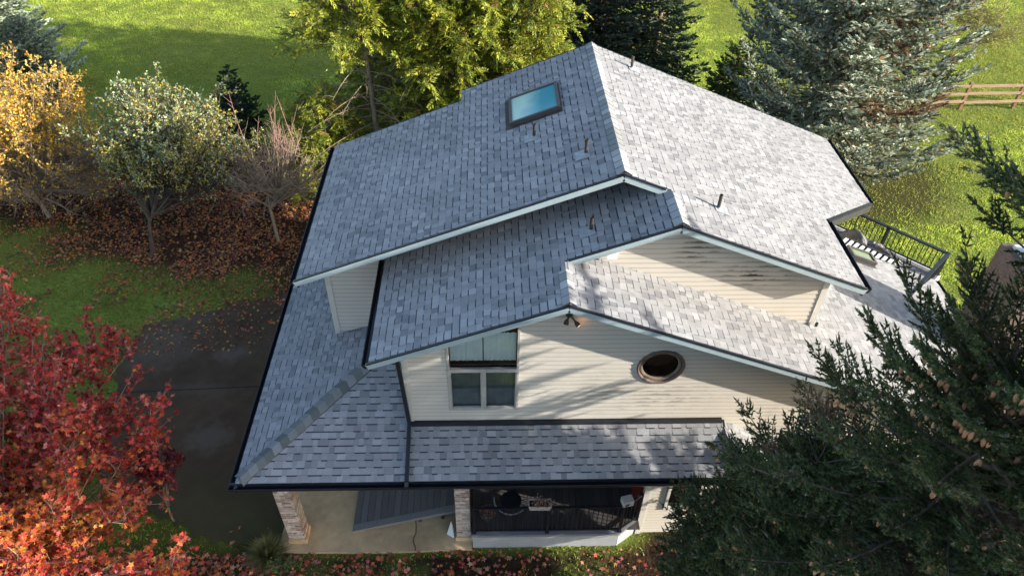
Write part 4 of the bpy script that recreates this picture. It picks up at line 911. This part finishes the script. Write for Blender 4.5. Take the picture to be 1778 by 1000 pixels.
conifer('young_spruce', (9.9, 27.2, 0), 3.0, lambda z: 1.5*max(0, 1-z/3.2)**.8, 16, [(.10, .16, .04), (.06, .10, .03), (.16, .2, .06)], [.4, .35, .25], 'small yellow green spruce on the lawn left of the big blue spruce', per=6, dz=.25, tw=.15, sh=.15, shw=.065)
conifer('young_spruce', (-9.7, 25.6, 0), 2.6, lambda z: 1.1*max(0, 1-z/2.7)**.8, 17, [(.03, .06, .025), (.02, .045, .02)], [.5, .5], 'small dark spruce standing in shade behind the bare tree', per=6, dz=.28, tw=.16, sh=.16, shw=.07)
conifer('young_spruce', (19.9, 29.2, 0), 1.5, lambda z: .7*max(0, 1-z/1.6)**.8, 18, [(.06, .09, .03), (.10, .13, .05)], [.5, .5], 'low dark green spruce beside the fence behind the blue spruce', per=6, dz=.2, tw=.14, sh=.13, shw=.06)
# near spruces in front of the house, right
R1 = lambda z: (3.6 if z < 8.9 or z > 10.6 else 5.15)*max(0, 1-z/16)**.25*min(1, .75+z/10)
def A1(az, z):
    k = max(0, math.sin(az)); return 1-.28*k**2*(1 if z < 8.6 else .25)
conifer('tall_spruce', (8.5, 4.5, 0), 14.5, R1, 21, DARK, [.34, .27, .16, .13, .10], 'tall dark spruce filling the right edge, nearest the camera', z0=4.0, per=8, dz=.40, tw=.088, seclen=.55, sh=.085, shw=.05, bristle=12, skip=.12, deadp=.07, cones=420, droop=-.05, upt=.3, azr=A1)
def R2(z): return (3.3 if z < 5 else 3.3-(z-5)*.18)*max(0, 1-z/8.6)**.16*min(1, .8+z/12)
def A2(az, z):
    k = max(0, math.sin(az)); c_ = max(0, -math.cos(az)); return 1-.34*k**3+.12*c_*(1 if z < 6 else 0)
conifer('cone_bearing_spruce', (6.4, 5.4, 0), 8.2, R2, 22, DARK, [.32, .27, .16, .13, .12], 'dark spruce with clusters of brown cones covering the front right of the house', z0=3.0, per=8, dz=.34, tw=.085, seclen=.50, sh=.082, shw=.048, bristle=12, skip=.10, deadp=.07, cones=1000, droop=-.02, upt=.5, azr=A2)
R3 = lambda z: 2.5*max(0, 1-z/6.1)**.5
conifer('short_spruce', (4.75, 6.0, 0), 5.9, R3, 23, DARK, [.34, .27, .18, .13, .08], 'lower dark spruce reaching over the right end of the porch gutter', z0=1.2, per=8, dz=.30, tw=.085, seclen=.48, sh=.082, shw=.048, bristle=12, skip=.06, deadp=.07, cones=120, droop=.0, upt=.5, azr=lambda az, z: 1-.25*max(0, math.sin(az))**3)

# cedars ---------------------------------------------------------------------
def cedar(base, H, R, seed, label, bare=1.6):
    rs = np.random.RandomState(seed); root = empty('cedar', base, label=label, cat='cedar', group='yellow green cedars behind the house'); bx_, by_, _ = base
    lean = rs.uniform(-.3, .3, 2); T = lambda z: np.array([bx_+lean[0]*z/H, by_+lean[1]*z/H, z])
    segs = [([T(0)-[0, 0, .1], T(H*.3), T(H*.6), T(H)], [.13, .10, .06, .01])]
    P = []; D = []; L_ = []; z = .4
    while z < H-.1:
        low = z < bare; n = 3 if low else 7; a0 = rs.rand()*6.28
        for k in range(n):
            az = a0+k*6.283/n+rs.uniform(-.35, .35); L = R*max(0.05, (1-(z/H)**3))*rs.uniform(.7, 1.15); h = np.array([math.cos(az), math.sin(az), 0]); t = np.linspace(0, 1, 6)
            cv = (t*(.1 if low else .5)-t**2.4*(.35 if not low else .2))*L; pts = T(z)+h*(L*t)[:, None]+np.array([0, 0, 1])*cv[:, None]+rs.normal(size=3)*np.array([.1, .1, .05])*(t**2)[:, None]
            segs.append((pts, np.linspace(.022, .005, 6)))
            if low:
                for q in range(5):
                    tt = rs.uniform(.3, 1); p = pts[0]+(pts[-1]-pts[0])*tt; d = nrm(h+rs.normal(size=3)*.6)*rs.uniform(.2, .6); segs.append(([p, p+d*.5+[0, 0, .03], p+d], [.006, .004, .002]))
                continue
            m_ = max(5, int(L/.07)); ts = rs.uniform(.3, 1.0, m_)**.8
            for tt in ts:
                fi = tt*5; i0 = min(4, int(fi)); p = pts[i0]+(pts[i0+1]-pts[i0])*(fi-i0); out = h*.6+rs.normal(size=3)*.55; out[2] = .12+rs.normal()*.45
                P.append(p+rs.normal(size=3)*.05); D.append(nrm(out)); L_.append(rs.uniform(.28, .5))
        z += .22
    P = np.array(P); D = np.array(D); L_ = np.array(L_); n = len(P); wood('trunk', segs, M_barkp, root)
    # frond: axis arching down with flat side leaflets
    side = nrm(np.cross(D, np.array([0, 0, 1.0])+rs.normal(size=(n, 3))*.5)); quads = []; cols = []
    base_c = pal([(.30, .32, .03), (.22, .26, .028), (.11, .15, .022), (.40, .38, .045), (.30, .19, .06)], [.30, .32, .24, .10, .04], n, rs, .2)
    for j in range(7):
        t = .12+.14*j; p = P+D*(L_*t)[:, None]+np.array([0, 0, -1])*(L_*t*t*.18)[:, None]
        for sg in (-1, 1):
            dd = nrm(D*.8+side*sg*.75+np.array([0, 0, -.35])+rs.normal(size=(n, 3))*.15); ll = L_*(.42*(1-.45*t)); wv = nrm(np.cross(dd, np.cross(D, side)))*(.016+.004*sg)
            wv = nrm(np.cross(dd, nrm(np.cross(D, side)+rs.normal(size=(n, 3))*.4)))*.021
            quads.append(np.stack([p, p+dd*(ll*.5)[:, None]+wv, p+dd*ll[:, None], p+dd*(ll*.5)[:, None]-wv], 1)); cols.append(base_c*rs.uniform(.8, 1.2, (n, 1)))
    V = np.stack(quads, 1).reshape(-1, 3); c = np.stack(cols, 1).reshape(-1, 3)
    link('crown', fixed('crown', V, 4, c), M_leaf, root)
cedar((-3.75, 21.6, 0), 11, 2.5, 31, 'leftmost yellow green cedar with a bare grey lower trunk showing', 5.0)
cedar((-2.1, 22.6, 0), 10.5, 2.3, 32, 'yellow green cedar second from the left, thin trunk showing above the roof', 5.2)
cedar((-.7, 21.9, 0), 11, 2.4, 33, 'middle yellow green cedar behind the skylit roof slope', 1.4)
cedar((.6, 22.6, 0), 10.5, 2.1, 34, 'yellow green cedar second from the right behind the roof', 1.0)
cedar((1.3, 21.6, 0), 9, 1.8, 35, 'rightmost yellow green cedar next to the dark spruce', .8)
cedar((-5.6, 21.5, 0), 4.0, 1.5, 36, 'short cedar low beside the bare tree at the left roof corner', .2)

cedar((-3.4, 25.0, 0), 7.5, 2.2, 37, 'shaded cedar standing behind the bare grey trunk of the leftmost cedar', .3)
cedar((-.9, 25.3, 0), 8.5, 2.2, 38, 'shaded cedar at the back of the yellow green group, behind its middle tree', .3)
# broadleaf trees ------------------------------------------------------------
STAR = []
for i in range(10):
    a = math.pi/2+i*math.pi/5; r_ = 1.0 if i % 2 == 0 else .42
    if i in (4, 6): r_ *= .75
    STAR.append((r_*math.cos(a), r_*math.sin(a)))
def stars(P, Nn, size, rs, cup=.25):
    n = len(P); ref = nrm(rs.normal(size=(n, 3))); A = nrm(np.cross(Nn, ref)); B_ = np.cross(Nn, A); out = []
    cv = rs.uniform(-cup, cup, n)
    for k, (x, y) in enumerate(STAR): out.append(P+(A*x+B_*y)*size[:, None]+Nn*(cv*size*(x*x+y*y))[:, None])
    return np.stack(out, 1).reshape(-1, 3)
def ovals(P, D, size, rs, asp=.5):
    n = len(P); S1 = nrm(np.cross(D, nrm(rs.normal(size=(n, 3))))); Nn = np.cross(D, S1); L = size; w = (S1*(size*asp/2)[:, None]); up = Nn*(size*.08)[:, None]
    return np.stack([P, P+D*(L*.3)[:, None]+w*.9+up, P+D*(L*.7)[:, None]+w*.75+up, P+D*L[:, None], P+D*(L*.7)[:, None]-w*.75+up, P+D*(L*.3)[:, None]-w*.9+up], 1).reshape(-1, 3)
def branching(base, fork, centre, rad3, nl_, rs, nsub=7, ntw=6, upb=.3, r0=.09, twl=.45, shape=1.0, low=.25, spread=.6, extra=()):
    """trunk to fork, limbs to points spread through an ellipsoid; returns segs and twig tips"""
    base = np.array(base, float); fork = np.array(fork, float); centre = np.array(centre, float); rad3 = np.array(rad3, float); segs = [([base-[0, 0, .1], (base+fork)/2+rs.normal(size=3)*.04, fork], [r0*1.15, r0, r0*.85])]; tips = []
    segs.append(([fork, fork+(centre-fork)*.3+rs.normal(size=3)*.05, fork+(centre-fork)*.7], [r0*.8, r0*.6, r0*.35]))
    for k in range(nl_+len(extra)):
        d = rs.normal(size=3); d[2] = abs(d[2])*(.65+low)-low; d /= np.linalg.norm(d); e = centre+d*rad3*rs.uniform(.72, 1.02)**shape
        if k >= nl_: e = np.array(extra[k-nl_], float)
        m_ = (fork+e)/2+np.array([0, 0, upb*rs.uniform(-.3, 1)])+rs.normal(size=3)*.15
        t = np.linspace(0, 1, 8)[:, None]; u_ = rs.uniform(0, spread); st = fork+(centre-fork)*u_+np.array([0, 0, -.1*u_])+rs.normal(size=3)*.02; m_ = (st+e)/2+np.array([0, 0, upb*rs.uniform(-.3, 1)])+rs.normal(size=3)*.15; pts = st*(1-t)**2+2*m_*t*(1-t)+e*t*t; rr = np.linspace(r0*.5, .006, 8); segs.append((pts, rr)); tips.append((pts[5], pts[6])); tips.append((pts[6], pts[7])); tips.append((pts[7], pts[7]+(pts[7]-pts[6])*.3))
        for q in range(nsub):
            tt = rs.uniform(.25, 1); fi = tt*7; i0 = min(6, int(fi)); p = pts[i0]+(pts[i0+1]-pts[i0])*(fi-i0); dr = nrm(e-fork)
            d2_ = nrm(dr*.7+rs.normal(size=3)*.6+np.array([0, 0, upb*.6])); l = twl*rs.uniform(.8, 1.9)*(1.3-tt*.6); q_ = p+d2_*l; mid = (p+q_)/2+rs.normal(size=3)*.05*l; tt2 = np.linspace(0, 1, 5)[:, None]; p2 = p*(1-tt2)**2+2*mid*tt2*(1-tt2)+q_*tt2**2
            segs.append((p2, np.linspace(.011, .004, 5)))
            for w in range(ntw):
                i1 = rs.randint(1, 5); a = p2[i1]; d3 = nrm(d2_*.6+rs.normal(size=3)*.6+np.array([0, 0, upb*.5])); l3 = twl*rs.uniform(.35, .9); b = a+d3*l3; segs.append(([a, (a+b)/2+rs.normal(size=3)*.02, b], [.005, .0035, .0018])); tips.append((a, b))
    return segs, tips
def leafy(name, base, fork, centre, rad3, seed, cols, wts, label, cat='tree', nl_=26, nsub=8, ntw=6, leaves=5, size=(.05, .09), star=False, keep=None, upb=.3, r0=.09, twl=.45, asp=.55, bark=None, shape=1.0, colz=None, wsc=1, low=.25, spread=.6, extra=()):
    rs = np.random.RandomState(seed); root = empty(name, base, label=label, cat=cat); segs, tips = branching(base, fork, centre, rad3, nl_, rs, nsub, ntw, upb, r0, twl, shape, low, spread, extra)
    if wsc != 1: segs = segs[:1]+[(a, np.asarray(b)*wsc) for a, b in segs[1:]]
    wood('trunk', segs, bark or M_bark, root, 4)
    if leaves:
        A = np.array([t[0] for t in tips]); B_ = np.array([t[1] for t in tips]); 
        if keep is not None: k = keep((A+B_)/2, rs); A = A[k]; B_ = B_[k]
        n = len(A)*leaves; t = rs.uniform(.15, 1.05, (len(A), leaves, 1)); P = (A[:, None]+(B_-A)[:, None]*t).reshape(-1, 3)+rs.normal(size=(n, 3))*.02; D = np.repeat(nrm(B_-A), leaves, 0); sz = rs.uniform(size[0], size[1], n)
        c = pal(cols, wts, n, rs, .22) if colz is None else colz(P, rs)
        if star: V = stars(P, nrm(rs.normal(size=(n, 3))*.75+np.array([0, 0, .9])), sz, rs); me = fixed('crown', V, 10, c)
        else: V = ovals(P, nrm(D*.7+rs.normal(size=(n, 3))*.7), sz, rs, asp); me = fixed('crown', V, 6, c)
        link('crown', me, M_leaf, root)
    return root
M_barkd = mat('dark_bark', (.085, .065, .05), .95, noise=[(9, .4, 5, (1, 1, .3))])
# yellow leaved tree at the left edge
leafy('yellow_tree', (-14.6, 19.8, 0), (-14.8, 20.0, .5), (-15.0, 20.8, 2.0), (3.4, 2.6, 2.6), 41, [(.68, .40, .04), (.75, .48, .08), (.52, .28, .05), (.60, .48, .10), (.36, .33, .09)], [.35, .25, .2, .12, .08], 'broad yellow leaved tree with arching bare lower twigs at the left edge', nl_=80, nsub=10, ntw=8, leaves=6, size=(.06, .115), low=.9, wsc=1.5, keep=lambda p, rs: rs.rand(len(p)) < np.clip((p[:, 2]-1.7)/1.6, .12, .95), r0=.07, twl=.55, bark=M_barkp)
# pale green and yellow tree
def gcol(P, rs):
    n = len(P); g = pal([(.34, .40, .24), (.46, .50, .37), (.20, .28, .09), (.25, .33, .12)], [.35, .25, .2, .2], n, rs, .2); y = pal([(.50, .40, .06), (.40, .38, .08), (.45, .25, .05)], [.5, .3, .2], n, rs, .2)
    pr = np.clip(.20+.35*(1-(P[:, 2]-1.6)/3.2)+.25*np.sin(P[:, 0]*2.1)*np.sin(P[:, 2]*2.3), .02, .8); k = rs.rand(n) < pr; g[k] = y[k]; return g
leafy('apple_tree', (-10.6, 17.8, 0), (-10.55, 18.3, 1.0), (-9.9, 20.0, 2.6), (2.6, 1.9, 2.25), 42, None, None, 'round tree of mixed pale green and yellow leaves left of the bare tree', nl_=84, nsub=10, ntw=7, leaves=7, size=(.055, .10), low=.9, wsc=1.4, keep=lambda p, rs: rs.rand(len(p)) < np.clip((p[:, 2]-1.7)/1.1, .12, .95), r0=.06, twl=.48, upb=.5, colz=gcol, bark=M_barkd)
# bare tree
leafy('bare_tree', (-6.8, 18.5, 0), (-6.85, 18.6, 1.3), (-6.6, 19.5, 2.0), (1.95, 1.4, 1.0), 43, [(.3, .1, .08)], [1], 'small leafless tree with upright pinkish shoots left of the roof corner', nl_=34, nsub=6, ntw=4, leaves=0, upb=.1, r0=.06, twl=.62, wsc=1.5, low=.6, bark=M_barkp)
rs = np.random.RandomState(431); sg = []
for k in range(16):
    a = rs.rand()*6.28; p = np.array([-6.6+rs.uniform(0, 1.1)*math.cos(a), 19.6+rs.uniform(0, .8)*math.sin(a), 2.5+rs.rand()*.4]); l = rs.uniform(.8, 1.9); q = p+np.array([rs.normal()*.25, rs.normal()*.2, l]); sg.append(([p, (p+q)/2+rs.normal(size=3)*.04, q], [.013, .009, .004]))
    for j in range(3): t = rs.uniform(.3, .9); b = p+(q-p)*t; sg.append(([b, b+np.array([rs.normal()*.15, rs.normal()*.15, .22])], [.006, .003]))
wood('upright_shoots', sg, mat('pink_bark', (.34, .20, .17), .8), [o for o in COL.objects if o.name == 'bare_tree'][0], 4)
# red and orange maple, near left
def rcol(P, rs):
    n = len(P); h = fbm(P[:, 0]*1.0+P[:, 2]*.7, P[:, 1]+P[:, 2]*.4, 1.1, 5); t = np.clip((h-.36)*4+rs.normal(size=n)*.35-(P[:, 1]-6.4)*.34, 0, 1)
    red = pal([(.50, .05, .035), (.60, .085, .05), (.30, .03, .03), (.64, .20, .15), (.17, .02, .022)], [.32, .24, .2, .12, .12], n, rs, .2); org = pal([(.55, .13, .03), (.62, .22, .04), (.48, .08, .03), (.65, .34, .06), (.36, .09, .04)], [.34, .22, .2, .10, .14], n, rs, .2)
    k = rs.rand(n) < t; red[k] = org[k]; return red
leafy('red_maple', (-8.6, 5.4, 0), (-8.6, 5.6, 1.0), (-9.9, 7.6, 2.6), (3.7, 4.4, 2.2), 51, None, None, 'large red and orange maple filling the lower left corner', nl_=125, nsub=12, ntw=7, extra=[(-10.6, 12.0, 4.1), (-10.9, 11.6, 4.5), (-10.1, 11.4, 4.0), (-9.6, 11.3, 3.4), (-11.0, 12.3, 3.6), (-5.2, 5.9, 3.2), (-5.4, 6.6, 2.4), (-5.2, 6.0, 1.9)], leaves=6, size=(.04, .075), star=True, colz=rcol, r0=.042, twl=.40, bark=M_barkp, shape=.8)
# dark red wisp of the same kind beside it
leafy('red_sapling', (-7.0, 8.6, 0), (-7.0, 8.65, .5), (-7.05, 9.0, 1.35), (.38, .6, 1.1), 52, [(.16, .02, .03), (.28, .03, .035), (.10, .015, .02), (.40, .12, .05)], [.4, .3, .2, .1], 'thin dark red maple sapling at the near edge of the driveway', nl_=9, nsub=6, ntw=4, leaves=4, size=(.05, .08), star=True, r0=.025, twl=.25)
# laurel by the wall
leafy('laurel_shrub', (6.9, 8.35, 0), (6.9, 8.35, .4), (6.75, 8.2, 1.7), (1.15, .5, 1.2), 53, [(.05, .11, .02), (.08, .16, .03), (.14, .22, .05), (.03, .07, .015)], [.35, .3, .15, .2], 'glossy bright green shrub against the front wall behind the spruces', cat='shrub', nl_=34, nsub=8, ntw=6, leaves=7, size=(.07, .11), r0=.04, twl=.28, asp=.5)
# yellow green shrub by the right fence
leafy('willow_shrub', (23.6, 33.2, 0), (23.6, 33.2, .3), (23.6, 33.2, 1.3), (1.6, 1.6, 1.5), 54, [(.28, .28, .06), (.34, .32, .10), (.2, .22, .05)], [.4, .3, .3], 'loose yellow green shrub on the lawn in the top right corner', cat='shrub', nl_=26, nsub=7, ntw=5, leaves=5, size=(.09, .14), r0=.04, twl=.5, asp=.3, bark=M_barkp)
# ornamental grass clump by the brick pillar
def clump(base, n, L, seed, label, cols):
    rs = np.random.RandomState(seed); az = rs.rand(n)*6.28; el = rs.uniform(.25, 1.45, n); l = L*rs.uniform(.6, 1.1, n); h = np.stack([np.cos(az), np.sin(az), 0*az], 1); P0 = np.array(base)+h*rs.uniform(0, .10, n)[:, None]; w = np.stack([-h[:, 1], h[:, 0], 0*az], 1)*.007
    up = np.array([0, 0, 1]); pts = []
    for t in (0, .35, .7, 1): pts.append(P0+h*(l*np.cos(el)*t)[:, None]+up*(l*(np.sin(el)*t-.55*t*t*np.cos(el)))[:, None])
    q = [np.stack([pts[i]-w*(1-.3*i), pts[i]+w*(1-.3*i), pts[i+1]+w*(.7-.3*i), pts[i+1]-w*(.7-.3*i)], 1) for i in range(3)]
    V = np.stack(q, 1).reshape(-1, 3); V[:, 2] = np.maximum(V[:, 2], base[2]+.01); o = link('grass_clump', fixed('grass_clump', V, 4, np.repeat(pal(cols, [1]*len(cols), n, rs, .25), 3, 0)), M_grass); tag(o, label, 'ornamental grass')
clump((-4.75, 7.75, 0), 1500, .62, 61, 'round tuft of straw and green grass at the foot of the left brick pillar', [(.22, .20, .09), (.12, .15, .04), (.30, .26, .15), (.08, .11, .03)])
leafy('low_shrub', (-4.35, 7.45, 0), (-4.35, 7.45, .05), (-4.35, 7.45, .12), (.25, .2, .14), 62, [(.05, .12, .02), (.08, .16, .03)], [1, 1], 'small bright green plant in front of the left brick pillar', cat='plant', nl_=12, nsub=4, ntw=3, leaves=4, size=(.03, .05), r0=.01, twl=.1)

# ground cover ------------------------------------------------------------
rs = np.random.RandomState(77)
HOUSE_FP = [(-4.5, 7.85), (3.2, 7.85), (3.2, 8.15), (6.2, 8.15), (6.2, 8.9), (10.7, 8.9), (10.7, 13.2), (8.1, 13.2), (8.1, 15.6), (-3.4, 15.6), (-3.4, 11), (-4.5, 10.9)]
def frustum(P, pad=.08):
    d = P-np.array([0, 0, CAM_Z]); z = d@np.array(f); x = (d@np.array(r2))/z*1252.574/889; y = (d@np.array(u2))/z*1252.574/500; return (z > 0) & (np.abs(x) < 1+pad*2.5) & (np.abs(y) < 1+pad*3)
def scatter(n, x0, x1, y0, y1): return rs.uniform(x0, x1, n), rs.uniform(y0, y1, n)
# grass: short blades where it is lawn
x, y = scatter(2100000, -32, 36, 6.4, 44); lb, sm = masks(x, y); ok = (rs.rand(len(x)) > np.maximum(lb, sm)*.97) & ~inside(DRIVE, x, y) & ~inside(HOUSE_FP, x, y); P = np.stack([x, y, zg(x, y)], 1)[ok]; P = P[frustum(P)]
P = P[:880000]; n = len(P); az = rs.rand(n)*6.28; cl = fbm(P[:, 0], P[:, 1]*1.6, .7, 31); cl2 = fbm(P[:, 0], P[:, 1], 4.5, 33); Hh = (.035+.07*np.clip((cl-.3)*2, 0, 1))*rs.uniform(.6, 1.2, n); wv = np.stack([np.cos(az), np.sin(az), 0*az], 1)*(.010+.007*rs.rand(n))[:, None]; tip = P+np.stack([rs.normal(size=n)*.030, rs.normal(size=n)*.030, Hh], 1)
c = pal([(.33, .41, .055), (.41, .47, .07), (.24, .35, .045), (.49, .46, .12), (.52, .45, .18)], [.3, .26, .22, .14, .08], n, rs, .2)*(.55+1.25*cl[:, None])
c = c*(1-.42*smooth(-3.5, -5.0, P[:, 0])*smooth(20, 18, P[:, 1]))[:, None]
dry = smooth(.42, .62, cl2)[:, None]*.55*(.5+cl[:, None]); c = c*(1-dry)+np.array([.26, .26, .07])*dry
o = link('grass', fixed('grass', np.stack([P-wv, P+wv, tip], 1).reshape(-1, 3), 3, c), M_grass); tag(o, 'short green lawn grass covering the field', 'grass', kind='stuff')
# fallen leaves
LC = [(.42, .11, .04), (.52, .20, .05), (.22, .06, .035), (.46, .27, .09), (.32, .18, .10), (.12, .065, .04), (.38, .10, .09)]
def leaves_at(P, smin, smax, cols, w):
    n = len(P); return stars(P+np.stack([0*P[:, 0], 0*P[:, 0], rs.uniform(.01, .05, n)], 1), nrm(rs.normal(size=(n, 3))*.35+np.array([0, 0, 1.0])), rs.uniform(smin, smax, n), rs, .5), pal(cols, w, n, rs, .25)
x, y = scatter(300000, -22, -3.4, 13.5, 25); lb, sm = masks(x, y); nn = fbm(x, y, 1.3, 41); pr = np.maximum(lb*.30*np.clip((fbm(x, y, .8, 45)-.30)*3.2, .1, 1.2), .10*smooth(.45, .62, nn)*(x < -4.8)); dd_ = smooth(-8.6, -10.2, x+nn)+smooth(13.9, 16.4, y+nn*1.5+(x+6)*-.35); pr = np.where(inside(DRIVE, x, y), .002+.06*np.clip(dd_, 0, 1), pr); ok = rs.rand(len(x)) < pr*.75; P1 = np.stack([x, y, zg(x, y)+.02], 1)[ok]; P1 = P1[frustum(P1)][:60000]
V1, C1 = leaves_at(P1, .035, .07, LC, [.14, .20, .08, .10, .14, .28, .06]); C1 = C1*.85
x, y = scatter(60000, -16, 9, 3, 8.4); lb, sm = masks(x, y); nn = fbm(x, y, .5, 43); pr = np.where(x < -4.2, .55, .30*smooth(.38, .6, nn)+.03)*np.where(x > 1.2, .25, 1)*np.where(y > 7.78, 0.02, 1); pr = np.where(inside(DRIVE, x, y), .02, pr); ok = (rs.rand(len(x)) < pr) & ~inside(HOUSE_FP, x, y); P2 = np.stack([x, y, 0*x+.03], 1)[ok]; P2 = P2[frustum(P2)]
V2, C2 = leaves_at(P2, .035, .075, [(.36, .05, .04), (.45, .14, .04), (.30, .17, .10), (.45, .22, .12), (.16, .07, .04), (.40, .10, .12)], [.22, .2, .2, .12, .16, .1])
o = link('fallen_leaves', fixed('fallen_leaves', np.concatenate([V1, V2]), 10, np.concatenate([C1, C2])), M_litter); tag(o, 'red and orange fallen leaves scattered over the ground', 'fallen leaves', kind='stuff')
